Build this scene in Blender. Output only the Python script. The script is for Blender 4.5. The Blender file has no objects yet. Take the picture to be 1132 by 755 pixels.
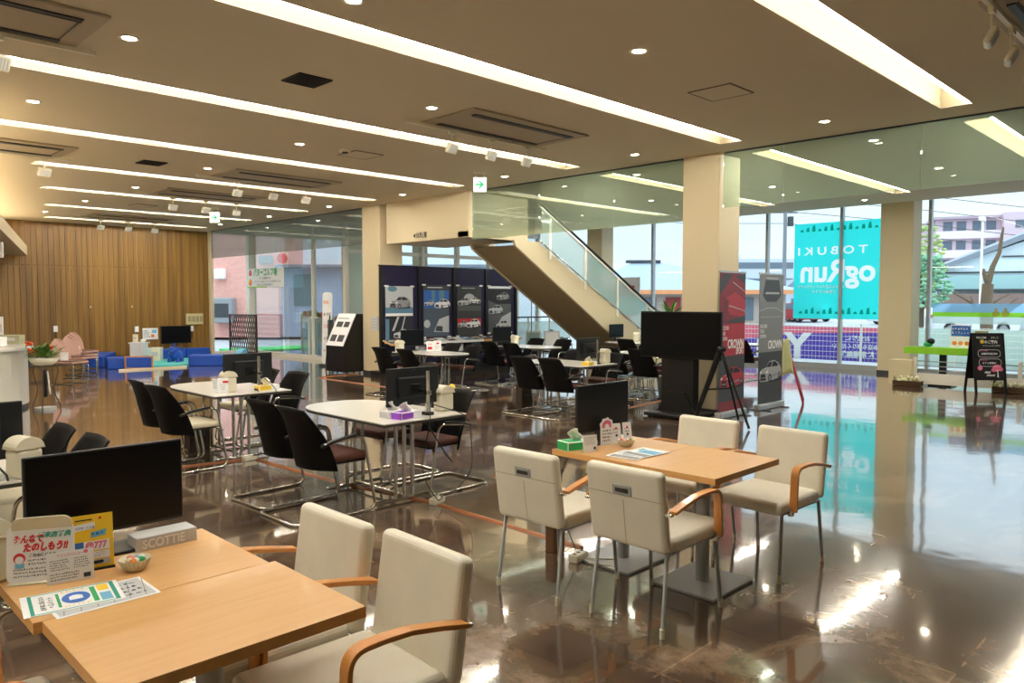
import bpy, bmesh, math, random
from mathutils import Matrix, Vector
random.seed(7)
PI = math.pi
C = bpy.context.scene.collection
S = bpy.context.scene

# ------------------------------------------------------------ camera, light, exposure
cam_d = bpy.data.cameras.new('camera'); cam = bpy.data.objects.new('camera', cam_d); C.objects.link(cam)
cam_d.sensor_width = 36.0; cam_d.lens = 36.0 * 838.0 / 1132.0
cam.location = (0, 0, 1.6)
cam.rotation_euler = (PI / 2 - math.radians(3.04), 0, -PI / 4)
cam_d.clip_start = 0.05; cam_d.clip_end = 600
S.camera = cam
S.view_settings.view_transform = 'Standard'; S.view_settings.look = 'None'
S.view_settings.gamma = 1.0; S.view_settings.use_curve_mapping = False
S.view_settings.exposure = 0.72
S.cycles.transparent_max_bounces = 24
S.cycles.max_bounces = 8
S.cycles.glossy_bounces = 5
S.cycles.diffuse_bounces = 5
S.cycles.sample_clamp_indirect = 6.0

STRIP = 78.0      # strip lamps
DOWN = 60.0       # downlight lenses
COVE = 24.0       # cove tube over the reception soffit
SKY = 1.0

w = bpy.data.worlds.new('sky'); S.world = w; w.use_nodes = True
nt = w.node_tree; nt.nodes.clear()
tc = nt.nodes.new('ShaderNodeTexCoord'); mp = nt.nodes.new('ShaderNodeMapping')
mp.inputs['Scale'].default_value = (1.2, 1.2, 4.0)
nz = nt.nodes.new('ShaderNodeTexNoise'); nz.inputs['Scale'].default_value = 2.2; nz.inputs['Detail'].default_value = 5
cr = nt.nodes.new('ShaderNodeValToRGB')
cr.color_ramp.elements[0].position = 0.35; cr.color_ramp.elements[0].color = (0.56, 0.70, 0.84, 1)
cr.color_ramp.elements[1].position = 0.62; cr.color_ramp.elements[1].color = (0.74, 0.80, 0.86, 1)
bg = nt.nodes.new('ShaderNodeBackground'); bg.inputs['Strength'].default_value = SKY
wo = nt.nodes.new('ShaderNodeOutputWorld')
nt.links.new(tc.outputs['Generated'], mp.inputs['Vector']); nt.links.new(mp.outputs[0], nz.inputs['Vector'])
nt.links.new(nz.outputs['Fac'], cr.inputs['Fac']); nt.links.new(cr.outputs['Color'], bg.inputs['Color'])
# overcast sky: the zenith is about three times as bright as the horizon
sp = nt.nodes.new('ShaderNodeSeparateXYZ'); nt.links.new(tc.outputs['Generated'], sp.inputs[0])
mr = nt.nodes.new('ShaderNodeMapRange'); mr.inputs['From Min'].default_value = 0.15; mr.inputs['From Max'].default_value = 1.0
mr.inputs['To Min'].default_value = SKY; mr.inputs['To Max'].default_value = SKY * 3.2
nt.links.new(sp.outputs['Z'], mr.inputs['Value']); nt.links.new(mr.outputs[0], bg.inputs['Strength'])
nt.links.new(bg.outputs[0], wo.inputs['Surface'])

# ------------------------------------------------------------ materials
def lin(c):
    return tuple(((v / 255.0) / 12.92 if v / 255.0 <= 0.04045 else ((v / 255.0 + 0.055) / 1.055) ** 2.4) for v in c)

MATS = {}
def mat(name, rgb=(128, 128, 128), rough=0.5, metal=0.0, spec=0.5, coat=0.0, emit=0.0, var=0.0, vscale=8.0, bump=0.0, bscale=60.0, stretch=None, two=None, alpha=None):
    if name in MATS: return MATS[name]
    m = bpy.data.materials.new(name); m.use_nodes = True
    n = m.node_tree.nodes; l = m.node_tree.links
    p = n['Principled BSDF']; c = lin(rgb) + (1,)
    p.inputs['Base Color'].default_value = c
    p.inputs['Roughness'].default_value = rough; p.inputs['Metallic'].default_value = metal
    p.inputs['Specular IOR Level'].default_value = spec; p.inputs['Coat Weight'].default_value = coat
    p.inputs['Coat Roughness'].default_value = 0.08
    if emit:
        p.inputs['Emission Color'].default_value = c; p.inputs['Emission Strength'].default_value = emit
    if var or bump or two:
        t = n.new('ShaderNodeTexCoord'); mp = n.new('ShaderNodeMapping')
        if stretch: mp.inputs['Scale'].default_value = stretch
        l.new(t.outputs['Object'], mp.inputs['Vector'])
        if var or two:
            z = n.new('ShaderNodeTexNoise'); z.inputs['Scale'].default_value = vscale; z.inputs['Detail'].default_value = 4
            l.new(mp.outputs[0], z.inputs['Vector'])
            r = n.new('ShaderNodeValToRGB'); r.color_ramp.elements[0].position = 0.3; r.color_ramp.elements[1].position = 0.7
            c2 = (lin(two) + (1,)) if two else tuple(min(1, v * (1 + var)) for v in c[:3]) + (1,)
            c1 = c if two else tuple(v * (1 - var) for v in c[:3]) + (1,)
            r.color_ramp.elements[0].color = c1; r.color_ramp.elements[1].color = c2
            l.new(z.outputs['Fac'], r.inputs['Fac']); l.new(r.outputs['Color'], p.inputs['Base Color'])
        if bump:
            z2 = n.new('ShaderNodeTexNoise'); z2.inputs['Scale'].default_value = bscale; z2.inputs['Detail'].default_value = 3
            l.new(mp.outputs[0], z2.inputs['Vector'])
            b = n.new('ShaderNodeBump'); b.inputs['Strength'].default_value = bump; b.inputs['Distance'].default_value = 0.01
            l.new(z2.outputs['Fac'], b.inputs['Height']); l.new(b.outputs['Normal'], p.inputs['Normal'])
    MATS[name] = m
    return m

def glass(name, tint, refl=1.0, haze=0.0, hazecol=(255, 255, 255), ior=1.45, thru=0.5):
    m = bpy.data.materials.new(name); m.use_nodes = True
    n = m.node_tree.nodes; l = m.node_tree.links; n.clear()
    o = n.new('ShaderNodeOutputMaterial'); tr = n.new('ShaderNodeBsdfTransparent'); tr.inputs['Color'].default_value = lin(tint) + (1,)
    g = n.new('ShaderNodeBsdfGlossy'); g.inputs['Roughness'].default_value = 0.0
    f = n.new('ShaderNodeFresnel'); f.inputs['IOR'].default_value = ior
    ml = n.new('ShaderNodeMath'); ml.operation = 'MULTIPLY'; ml.inputs[1].default_value = refl; ml.use_clamp = True
    l.new(f.outputs[0], ml.inputs[0])
    mx = n.new('ShaderNodeMixShader'); l.new(ml.outputs[0], mx.inputs[0])
    src = tr
    if haze:
        d = n.new('ShaderNodeBsdfDiffuse'); d.inputs['Color'].default_value = lin(hazecol) + (1,)
        t2 = n.new('ShaderNodeBsdfTranslucent'); t2.inputs['Color'].default_value = lin(hazecol) + (1,)
        a = n.new('ShaderNodeMixShader'); a.inputs[0].default_value = thru; l.new(d.outputs[0], a.inputs[1]); l.new(t2.outputs[0], a.inputs[2])
        h = n.new('ShaderNodeMixShader'); h.inputs[0].default_value = haze
        l.new(tr.outputs[0], h.inputs[1]); l.new(a.outputs[0], h.inputs[2]); src = h
    l.new(src.outputs[0], mx.inputs[1]); l.new(g.outputs[0], mx.inputs[2]); l.new(mx.outputs[0], o.inputs['Surface'])
    return m

m_glass = glass('clear_glass', (246, 251, 250), 0.55)
m_header = glass('header_glass', (236, 246, 240), 0.8, haze=0.18, hazecol=(215, 228, 205))
m_frost = glass('frosted_header', (232, 240, 240), 0.6, haze=0.12, hazecol=(205, 212, 212))
m_rail_glass = glass('rail_glass', (238, 248, 246), 0.15, haze=0.3, hazecol=(240, 248, 246))
m_film_teal = glass('teal_film', (52, 232, 230), 0.3, haze=0.85, hazecol=(64, 240, 236), thru=.85)
m_wall = mat('cream_wall', (218, 203, 168), 0.6, bump=0.05)
m_colm = mat('cream_column', (222, 206, 170), 0.55, bump=0.05)
m_ceil = mat('ceiling_paint', (212, 200, 172), 0.8)
m_white = mat('white_paint', (238, 234, 222), 0.5)
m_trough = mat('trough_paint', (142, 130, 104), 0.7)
m_strip = mat('strip_lamp', (255, 250, 238), 0.4, emit=STRIP)
m_down = mat('downlight_lens', (255, 240, 210), 0.4, emit=DOWN)
m_cove = mat('cove_lamp', (255, 240, 214), 0.4, emit=COVE)
m_chrome = mat('chrome', (215, 215, 212), 0.14, 1.0)
m_steel = mat('brushed_steel', (160, 162, 162), 0.3, 1.0)
m_greymetal = mat('grey_powder_metal', (176, 180, 182), 0.45, 0.1)
m_black = mat('black_plastic', (8, 8, 9), 0.42)
m_shell = mat('black_chair_shell', (5, 5, 6), 0.55, spec=.18, bump=0.08, bscale=300)
m_screen = mat('black_screen', (4, 5, 8), 0.3, spec=.25)
m_monback = mat('monitor_back', (26, 29, 33), 0.42)
m_cream = mat('cream_vinyl', (243, 238, 220), 0.42, var=0.03, bump=0.06, bscale=220)
m_creamseat = mat('cream_fabric_seat', (232, 222, 194), 0.7)
m_brown = mat('brown_fabric_seat', (92, 52, 42), 0.75, var=0.15, vscale=60)
m_arm = mat('honey_wood_arm', (228, 158, 84), 0.3, two=(214, 140, 66), vscale=6, stretch=(3, 40, 40), coat=0.3)
m_wood = mat('maple_top', (232, 184, 124), 0.34, two=(226, 174, 112), vscale=2, stretch=(2, 24, 24), coat=0.15)
m_edge = mat('maple_edge', (226, 176, 110), 0.4, two=(214, 160, 94), vscale=6, stretch=(2, 2, 40))
m_laminate = mat('white_laminate', (236, 234, 226), 0.22, coat=0.2)
m_dark_edge = mat('dark_edge', (62, 58, 52), 0.5)
m_ivory = mat('ivory_plastic', (238, 232, 208), 0.35)
m_wplastic = mat('white_plastic', (240, 240, 238), 0.4)
m_paper = mat('paper', (250, 251, 252), 0.7)
m_ink = mat('ink', (40, 42, 50), 0.7)
m_red = mat('red_ink', (214, 48, 58), 0.6)
m_pink = mat('pink_ink', (236, 120, 160), 0.6)
m_green = mat('green_ink', (42, 170, 96), 0.6)
m_teal = mat('teal_ink', (40, 160, 140), 0.6)
m_blue = mat('blue_ink', (52, 110, 200), 0.6)
m_lblue = mat('light_blue_ink', (120, 190, 225), 0.6)
m_yellow = mat('yellow_paper', (246, 208, 52), 0.55)
m_orange = mat('orange_ink', (244, 140, 50), 0.6)
m_grey = mat('grey_ink', (150, 152, 156), 0.6)
m_lgrey = mat('light_grey_ink', (205, 207, 210), 0.6)
m_dgrey = mat('dark_grey_ink', (64, 66, 70), 0.6)
m_purple = mat('purple_ink', (150, 70, 200), 0.6)
m_alum = mat('window_aluminium', (176, 182, 186), 0.4, 0.3)
m_leaf = mat('leaf', (58, 110, 40), 0.55, two=(110, 160, 64), vscale=20)
m_cable = mat('black_cable', (16, 16, 16), 0.5)
m_tissue = mat('tissue', (246, 244, 238), 0.8)
m_cover = mat('brown_cable_cover', (150, 88, 48), 0.45)
m_board = mat('cardboard', (104, 70, 42), 0.7, var=0.15)

# ------------------------------------------------------------ geometry helpers
def T(loc=(0, 0, 0), rz=0, ry=0, rx=0):
    return Matrix.Translation(loc) @ Matrix.Rotation(rz, 4, 'Z') @ Matrix.Rotation(ry, 4, 'Y') @ Matrix.Rotation(rx, 4, 'X')

def frame(o, u, v):                       # matrix with x along u, y along v, z their normal, origin o
    u = Vector(u).normalized(); v = Vector(v).normalized(); n = u.cross(v)
    M = Matrix.Identity(4)
    for i in range(3): M[i][0], M[i][1], M[i][2], M[i][3] = u[i], v[i], n[i], o[i]
    return M

TXT = {}
class B:
    def __init__(s, m=None):
        s.bm = bmesh.new(); s.mats = []; s.mi = 0; s.M = None
        if m: s.use(m)
    def use(s, m):
        if m not in s.mats: s.mats.append(m)
        s.mi = s.mats.index(m); return s
    def add(s, vs, fs, smooth=False, X=None):
        if s.M is not None: X = s.M @ X if X is not None else s.M
        nv = [s.bm.verts.new(X @ Vector(v) if X is not None else v) for v in vs]
        for f in fs:
            try: nf = s.bm.faces.new([nv[i] for i in f])
            except ValueError: continue
            nf.material_index = s.mi; nf.smooth = smooth
        return s
    def _merge(s, t, smooth=False, X=None):
        t.verts.ensure_lookup_table(); t.verts.index_update()
        s.add([v.co.copy() for v in t.verts], [[v.index for v in f.verts] for f in t.faces], smooth, X); t.free(); return s
    def box(s, c, d, r=0.0, X=None, seg=2):
        t = bmesh.new(); bmesh.ops.create_cube(t, size=1.0)
        for v in t.verts: v.co = Vector((v.co.x * d[0], v.co.y * d[1], v.co.z * d[2]))
        if r: bmesh.ops.bevel(t, geom=t.edges[:], offset=min(r, min(d) * 0.49), segments=seg, profile=0.5, affect='EDGES')
        for v in t.verts: v.co += Vector(c)
        return s._merge(t, False, X)
    def cyl(s, c, r, h, r2=None, seg=20, X=None, smooth=True):   # base centre c, up z
        r2 = r if r2 is None else r2
        vs = []; fs = []
        for i in range(seg):
            a = 2 * PI * i / seg
            vs.append((c[0] + r * math.cos(a), c[1] + r * math.sin(a), c[2]))
            vs.append((c[0] + r2 * math.cos(a), c[1] + r2 * math.sin(a), c[2] + h))
        for i in range(seg):
            j = (i + 1) % seg; fs.append((2 * i, 2 * j, 2 * j + 1, 2 * i + 1))
        s.add(vs, fs, smooth, X)
        s.add([vs[2 * i] for i in range(seg)], [tuple(range(seg))[::-1]], False, X)
        s.add([vs[2 * i + 1] for i in range(seg)], [tuple(range(seg))], False, X); return s
    def lathe(s, c, prof, seg=20, X=None, smooth=True, sx=1, sy=1):
        vs = []; fs = []; n = len(prof)
        for i in range(seg):
            a = 2 * PI * i / seg
            for r, z in prof: vs.append((c[0] + sx * r * math.cos(a), c[1] + sy * r * math.sin(a), c[2] + z))
        for i in range(seg):
            j = (i + 1) % seg
            for k in range(n - 1): fs.append((i * n + k, j * n + k, j * n + k + 1, i * n + k + 1))
        return s.add(vs, fs, smooth, X)
    def ball(s, c, r, sx=1, sy=1, sz=1, X=None, sub=2):
        t = bmesh.new(); bmesh.ops.create_icosphere(t, subdivisions=sub, radius=r)
        for v in t.verts: v.co = Vector((v.co.x * sx + c[0], v.co.y * sy + c[1], v.co.z * sz + c[2]))
        return s._merge(t, True, X)
    def tube(s, pts, r, seg=8, X=None, closed=False):
        pts = [Vector(p) for p in pts]; n = len(pts); vs = []; fs = []
        rr = r if isinstance(r, (list, tuple)) else [r] * n
        d0 = (pts[1] - pts[0]).normalized()
        up = Vector((0, 0, 1)) if abs(d0.z) < 0.9 else Vector((1, 0, 0))
        nrm = (up - d0 * up.dot(d0)).normalized()
        for i, p in enumerate(pts):
            if closed: d = (pts[(i + 1) % n] - pts[i - 1]).normalized()
            elif i == 0: d = d0
            elif i == n - 1: d = (pts[-1] - pts[-2]).normalized()
            else: d = ((pts[i + 1] - p).normalized() + (p - pts[i - 1]).normalized()).normalized()
            nrm = (nrm - d * nrm.dot(d)).normalized(); b = d.cross(nrm)
            for k in range(seg):
                a = 2 * PI * k / seg; vs.append(p + (nrm * math.cos(a) + b * math.sin(a)) * rr[i])
        m = n if closed else n - 1
        for i in range(m):
            j = (i + 1) % n
            for k in range(seg):
                q = (k + 1) % seg; fs.append((i * seg + k, i * seg + q, j * seg + q, j * seg + k))
        s.add(vs, fs, True, X)
        if not closed:
            s.add(vs[:seg], [tuple(range(seg))[::-1]], False, X); s.add(vs[-seg:], [tuple(range(seg))], False, X)
        return s
    def bar(s, pts, wd, th, y=0.0, X=None):      # path in x-z, width along y, thickness in plane
        n = len(pts); vs = []; fs = []
        for i in range(n):
            a = Vector(pts[max(0, i - 1)]); b = Vector(pts[min(n - 1, i + 1)]); d = (b - a).normalized(); q = Vector((-d.y, d.x)) * th / 2
            p = Vector(pts[i])
            for sy, sg in ((-1, 1), (1, 1), (1, -1), (-1, -1)):
                e = p + q * sg; vs.append((e.x, y + sy * wd / 2, e.y))
        for i in range(n - 1):
            for k in range(4):
                q = (k + 1) % 4; fs.append((4 * i + k, 4 * i + q, 4 * i + 4 + q, 4 * i + 4 + k))
        fs += [(3, 2, 1, 0), (4 * n - 4, 4 * n - 3, 4 * n - 2, 4 * n - 1)]
        return s.add(vs, fs, False, X)
    def prism(s, poly, z0, z1, X=None, smooth=False):
        n = len(poly); vs = [(p[0], p[1], z0) for p in poly] + [(p[0], p[1], z1) for p in poly]
        s.add(vs, [(i, (i + 1) % n, n + (i + 1) % n, n + i) for i in range(n)], smooth, X)
        s.add(vs[:n], [tuple(range(n))[::-1]], False, X); s.add(vs[n:], [tuple(range(n))], False, X); return s
    def flat(s, poly, off=0.0, X=None):
        return s.add([(p[0], p[1], off) for p in poly], [tuple(range(len(poly)))], False, X)
    def rect(s, x0, y0, x1, y1, off=0.0, X=None):
        return s.flat([(x0, y0), (x1, y0), (x1, y1), (x0, y1)], off, X)
    def disc(s, x, y, r, off=0.0, X=None, seg=20, sy=1.0):
        return s.flat([(x + r * math.cos(2 * PI * i / seg), y + sy * r * math.sin(2 * PI * i / seg)) for i in range(seg)], off, X)
    def text(s, body, size, x, y, off=0.0, X=None, align='LEFT', sx=1.0, depth=0.0, bold=0.0, shear=0.0):
        key = (body, bold, align, depth, shear)
        if key not in TXT:
            c = bpy.data.curves.new('t', 'FONT'); c.body = body; c.size = 1.0; c.resolution_u = 3
            c.align_x = align; c.offset = bold; c.extrude = depth; c.shear = shear
            o = bpy.data.objects.new('t', c); C.objects.link(o)
            dg = bpy.context.evaluated_depsgraph_get(); dg.update()
            me = bpy.data.meshes.new_from_object(o.evaluated_get(dg))
            TXT[key] = ([v.co.copy() for v in me.vertices], [tuple(p.vertices) for p in me.polygons])
            bpy.data.objects.remove(o); bpy.data.curves.remove(c); bpy.data.meshes.remove(me)
        vs, fs = TXT[key]
        return s.add([(v.x * size * sx + x, v.y * size + y, v.z * size + off) for v in vs], fs, False, X)
    def lines(s, x0, y0, x1, y1, n, off, X=None, fill=0.45, jag=0.3):   # rows of small print
        h = (y1 - y0) / n
        for i in range(n):
            yy = y1 - (i + 0.5) * h; x = x0; e = x1 - random.random() * jag * (x1 - x0)
            while x < e:
                ww = h * random.uniform(0.35, 0.75)
                for _ in range(2):
                    a = random.uniform(-.5, .1) * h * fill; b = random.uniform(.1, .5) * h * fill
                    s.rect(x, yy + a, x + ww * .8, yy + a + h * fill * .22, off, X)
                    s.rect(x + ww * random.random() * .6, yy + a, x + ww * random.random() * .6 + h * fill * .2, yy + b + h * fill * .3, off, X)
                x += ww * 1.15
        return s
    def shell(s, fn, nu, nv, th, X=None):
        P = [[Vector(fn(i / nu, j / nv)) for j in range(nv + 1)] for i in range(nu + 1)]
        vs = []; 
        def nr(i, j):
            a = P[min(nu, i + 1)][j] - P[max(0, i - 1)][j]; b = P[i][min(nv, j + 1)] - P[i][max(0, j - 1)]
            return a.cross(b).normalized()
        for sg in (1, -1):
            for i in range(nu + 1):
                for j in range(nv + 1): vs.append(P[i][j] + nr(i, j) * sg * th / 2)
        k = nv + 1; N = (nu + 1) * k; fs = []
        for i in range(nu):
            for j in range(nv):
                a = i * k + j; fs.append((a, a + k, a + k + 1, a + 1)); fs.append((N + a, N + a + 1, N + a + k + 1, N + a + k))
        for i in range(nu):
            a = i * k; fs.append((a, N + a, N + a + k, a + k)); a += nv; fs.append((a, a + k, N + a + k, N + a))
        for j in range(nv):
            fs.append((j, j + 1, N + j + 1, N + j)); a = nu * k + j; fs.append((a, N + a, N + a + 1, a + 1))
        return s.add(vs, fs, True, X)
    def o(s, name, parent=None, label=None, cat=None, group=None, kind=None, loc=(0, 0, 0), rz=0.0, bevel=0.0):
        bmesh.ops.recalc_face_normals(s.bm, faces=s.bm.faces[:]) if not getattr(s, 'keep', False) else None
        me = bpy.data.meshes.new(name); s.bm.to_mesh(me); s.bm.free()
        for m in s.mats: me.materials.append(m)
        o = bpy.data.objects.new(name, me); C.objects.link(o); o.parent = parent
        o.location = loc; o.rotation_euler = (0, 0, rz)
        if label: o['label'] = label
        if cat: o['category'] = cat
        if group: o['group'] = group
        if kind: o['kind'] = kind
        if bevel:
            md = o.modifiers.new('bevel', 'BEVEL'); md.width = bevel; md.segments = 2; md.limit_method = 'ANGLE'; md.angle_limit = 0.7
        return o

def thing(name, label, cat, loc=(0, 0, 0), rz=0.0, group=None):
    o = bpy.data.objects.new(name, None); C.objects.link(o); o.empty_display_size = 0.1
    o.location = loc; o.rotation_euler = (0, 0, rz); o['label'] = label; o['category'] = cat
    if group: o['group'] = group
    return o

KIDS = {}
def dup(root, loc, rz, label=None, group=None):
    def rec(o, par):
        c = o.copy(); C.objects.link(c); c.parent = par
        for k in [x for x in bpy.data.objects if x.parent == o]: rec(k, c)
        return c
    r = rec(root, None); r.location = loc; r.rotation_euler = (0, 0, rz)
    if label: r['label'] = label
    if group: r['group'] = group
    return r

class Kind:                                # first placement uses the prototype itself, later ones copy it
    def __init__(s, make): s.make = make; s.first = None
    def put(s, loc, rz, label, group=None):
        if s.first is None:
            s.first = s.make(); o = s.first; o.location = loc; o.rotation_euler = (0, 0, rz); o['label'] = label
            if group: o['group'] = group
            return o
        return dup(s.first, loc, rz, label, group)

def rp(pts, r, n=5, closed=False):          # round the corners of a polyline
    pts = [Vector(p) for p in pts]; out = []
    N = len(pts); rng = range(N) if closed else range(1, N - 1)
    if not closed: out.append(pts[0])
    for i in rng:
        p = pts[i]; a = pts[i - 1]; b = pts[(i + 1) % N]
        q = min(r, (a - p).length * .49, (b - p).length * .49)
        s0 = p + (a - p).normalized() * q; s1 = p + (b - p).normalized() * q
        for k in range(n + 1):
            t = k / n; out.append(s0 * (1 - t) ** 2 + p * 2 * t * (1 - t) + s1 * t * t)
    if not closed: out.append(pts[-1])
    return out

def at(lat, d, z=0.0):                     # metres to the right and ahead along the camera's heading
    return ((d + lat) / math.sqrt(2), (d - lat) / math.sqrt(2), z)

def struct(b, name, **k):
    return b.o(name, kind='structure', **k)
# ------------------------------------------------------------ the room
H = 3.65
# floor: polished brown vinyl stone, 0.9 m tiles
mf = bpy.data.materials.new('polished_brown_floor'); mf.use_nodes = True
n = mf.node_tree.nodes; l = mf.node_tree.links; p = n['Principled BSDF']
tcn = n.new('ShaderNodeTexCoord')
z1 = n.new('ShaderNodeTexNoise'); z1.inputs['Scale'].default_value = 1.6; z1.inputs['Detail'].default_value = 10; z1.inputs['Roughness'].default_value = 0.72; z1.inputs['Distortion'].default_value = 0.5
l.new(tcn.outputs['Object'], z1.inputs['Vector'])
r1 = n.new('ShaderNodeValToRGB'); e = r1.color_ramp.elements
e[0].position = 0.26; e[0].color = lin((46, 34, 26)) + (1,); e[1].position = 0.80; e[1].color = lin((196, 168, 140)) + (1,)
x = e.new(0.5); x.color = lin((100, 79, 62)) + (1,)
l.new(z1.outputs['Fac'], r1.inputs['Fac'])
br = n.new('ShaderNodeTexBrick'); br.offset = 0.0; br.inputs['Scale'].default_value = 1.0
br.inputs['Brick Width'].default_value = 0.9; br.inputs['Row Height'].default_value = 0.9; br.inputs['Mortar Size'].default_value = 0.005
br.inputs['Color1'].default_value = (0.8, 0.8, 0.8, 1); br.inputs['Color2'].default_value = (1.15, 1.15, 1.15, 1); br.inputs['Mortar'].default_value = (1.45, 1.42, 1.4, 1)
l.new(tcn.outputs['Object'], br.inputs['Vector'])
mm = n.new('ShaderNodeMix'); mm.data_type = 'RGBA'; mm.blend_type = 'MULTIPLY'; mm.inputs[0].default_value = 1.0
l.new(r1.outputs['Color'], mm.inputs[6]); l.new(br.outputs['Color'], mm.inputs[7]); l.new(mm.outputs[2], p.inputs['Base Color'])
p.inputs['Roughness'].default_value = 0.14; p.inputs['Specular IOR Level'].default_value = 0.6
p.inputs['Coat Weight'].default_value = 1.0; p.inputs['Coat Roughness'].default_value = 0.05; p.inputs['Coat IOR'].default_value = 1.62
z2 = n.new('ShaderNodeTexNoise'); z2.inputs['Scale'].default_value = 2.2; z2.inputs['Detail'].default_value = 2
l.new(tcn.outputs['Object'], z2.inputs['Vector'])
bp = n.new('ShaderNodeBump'); bp.inputs['Strength'].default_value = 0.10; bp.inputs['Distance'].default_value = 0.02
l.new(z2.outputs['Fac'], bp.inputs['Height']); l.new(bp.outputs['Normal'], p.inputs['Normal']); l.new(bp.outputs['Normal'], p.inputs['Coat Normal'])
b = B(mf); b.box((7.1, 8.75, -0.05), (22.2, 27.5, 0.1)); struct(b, 'floor')

# ceiling slab with the strip recesses left open
SY = [2.57, 5.17, 7.85, 10.5, 13.17, 15.85, 18.6, 21.3]
SX0 = [-3, -3, -3, -3, 3.0, 3.75, 4.45, 5.1]
SWD = 0.30
b = B(m_ceil)
X0, X1, Y0, Y1 = -4.0, 16.9, -5.0, 22.5
rows = [Y0]
for y in SY: rows += [y - SWD, y]
rows.append(Y1)
for i in range(0, len(rows), 2):
    b.box(((X0 + X1) / 2, (rows[i] + rows[i + 1]) / 2, H + 0.06), (X1 - X0, rows[i + 1] - rows[i], 0.12))
for k, y in enumerate(SY):
    segs = [(X0, SX0[k]), (9.02, 9.85), (15.5, X1)]
    for a, c in segs:
        if c > a: b.box(((a + c) / 2, y - SWD / 2, H + 0.06), (c - a, SWD, 0.12))
# hatches as thin seams and small plates
struct(b, 'ceiling')
b = B(mat('dark_roof', (60, 60, 60), 0.9)); b.box(((X0 + X1) / 2, 8.75, H + 0.62), (X1 - X0, 27.5, 0.08)); struct(b, 'trim_1')

def strip_lamp(x0, x1, y, label):
    t = thing('recessed_strip_light', label, 'ceiling light', (x0, y - SWD, H), group='recessed ceiling strip lights')
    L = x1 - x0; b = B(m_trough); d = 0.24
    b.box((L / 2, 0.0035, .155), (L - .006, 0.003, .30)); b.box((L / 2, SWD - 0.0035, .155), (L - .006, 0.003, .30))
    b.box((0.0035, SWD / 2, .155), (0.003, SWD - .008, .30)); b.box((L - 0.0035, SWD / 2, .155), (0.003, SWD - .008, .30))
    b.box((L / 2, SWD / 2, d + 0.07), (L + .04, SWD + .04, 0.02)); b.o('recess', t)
    b = B(m_dgrey); b.box((L / 2, 0.05, 0.004), (L - .06, 0.006, 0.006)); b.o('lamp_housing', t)
    b = B(m_strip); b.box((L / 2, 0.026, 0.02), (L - .1, 0.026, 0.02)); b.o('tube', t)
names = ['nearest the large windows', 'second nearest, ending beside the middle column', 'third row back, ending before the glass header', 'fourth row back, crossing half the ceiling',
         'fifth row back, ending over the landing', 'sixth row back towards the timber wall', 'seventh row back towards the timber wall', 'last row before the timber wall']
for k, y in enumerate(SY):
    strip_lamp(SX0[k], 9.02, y, 'long warm recessed ceiling light strip, ' + names[k])
n2 = ['beyond the glass header at the far right', 'beyond the glass header, pointing at the right column', 'beyond the glass header above the stairs', 'beyond the glass header over the landing']
for k in range(4): strip_lamp(9.85, 15.5, SY[k], 'recessed ceiling light strip ' + n2[k])

# downlights
def mk_down():
    t = thing('downlight', '', 'downlight')
    b = B(m_white); b.lathe((0, 0, 0), [(0.075, 0.0), (0.078, -0.006), (0.056, -0.008), (0.05, 0.0)], 24); b.o('trim_ring', t)
    b = B(m_down); b.lathe((0, 0, -0.002), [(0.05, 0.0), (0.035, -0.004), (0.0, -0.006)], 20); b.o('lens', t); return t
KD = Kind(mk_down)
dls = [(2.15, 6.37), (2.11, 9.06), (5.17, 6.37), (5.21, 3.74), (5.12, 9.04), (5.04, 11.69), (4.95, 14.54), (4.88, 17.22), (4.8, 19.9), (8.82, 8.99), (8.8, 6.37), (8.72, 3.68), (8.91, 11.89),
       (8.9, 14.5), (8.9, 17.2), (8.9, 19.9), (2.97, 4.5), (10.2, 7.35), (10.18, 3.66), (13.0, 3.7), (13.0, 6.4), (13.0, 9.0), (16.0, 5.9)]
for i, (x, y) in enumerate(dls):
    col = 'left' if x < 3.5 else 'middle' if x < 7 else 'right'
    k = sum(1 for q in SY if q < y); rn = ['before the first strip', 'between the first and second strips', 'between the second and third strips', 'between the third and fourth strips', 'between the fourth and fifth strips', 'between the fifth and sixth strips', 'between the sixth and seventh strips', 'between the seventh and last strips'][k]
    if x > 9.5: lab = 'round downlight beyond the glass header, ' + rn.replace('between the ', 'between ').replace(' strips', '') + (', by the header' if x < 11 else ', by the windows' if x > 15 else ', halfway'); g = 'downlights beyond the glass header'
    else: lab = 'small round white downlight in the ' + col + ' column, ' + rn; g = 'downlights in the main ceiling'
    KD.put((x, y, H), 0, lab, g)

# walls
# timber slat wall at the far left
mw = bpy.data.materials.new('timber_slats'); mw.use_nodes = True
n = mw.node_tree.nodes; l = mw.node_tree.links; p = n['Principled BSDF']
t1 = n.new('ShaderNodeTexCoord'); mp1 = n.new('ShaderNodeMapping'); mp1.inputs['Scale'].default_value = (6.5, 1, 0.25)
l.new(t1.outputs['Object'], mp1.inputs['Vector'])
zz = n.new('ShaderNodeTexNoise'); zz.inputs['Scale'].default_value = 1.5; zz.inputs['Detail'].default_value = 3; l.new(mp1.outputs[0], zz.inputs['Vector'])
rr_ = n.new('ShaderNodeValToRGB'); rr_.color_ramp.elements[0].position = .3; rr_.color_ramp.elements[1].position = .7
rr_.color_ramp.elements[0].color = lin((114, 82, 30)) + (1,); rr_.color_ramp.elements[1].color = lin((158, 118, 52)) + (1,)
l.new(zz.outputs['Fac'], rr_.inputs['Fac']); l.new(rr_.outputs['Color'], p.inputs['Base Color']); p.inputs['Roughness'].default_value = 0.45
b = B(mw); b.box((3.84, 22.47, H / 2), (11.68, 0.06, H))
x = -1.9
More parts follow.
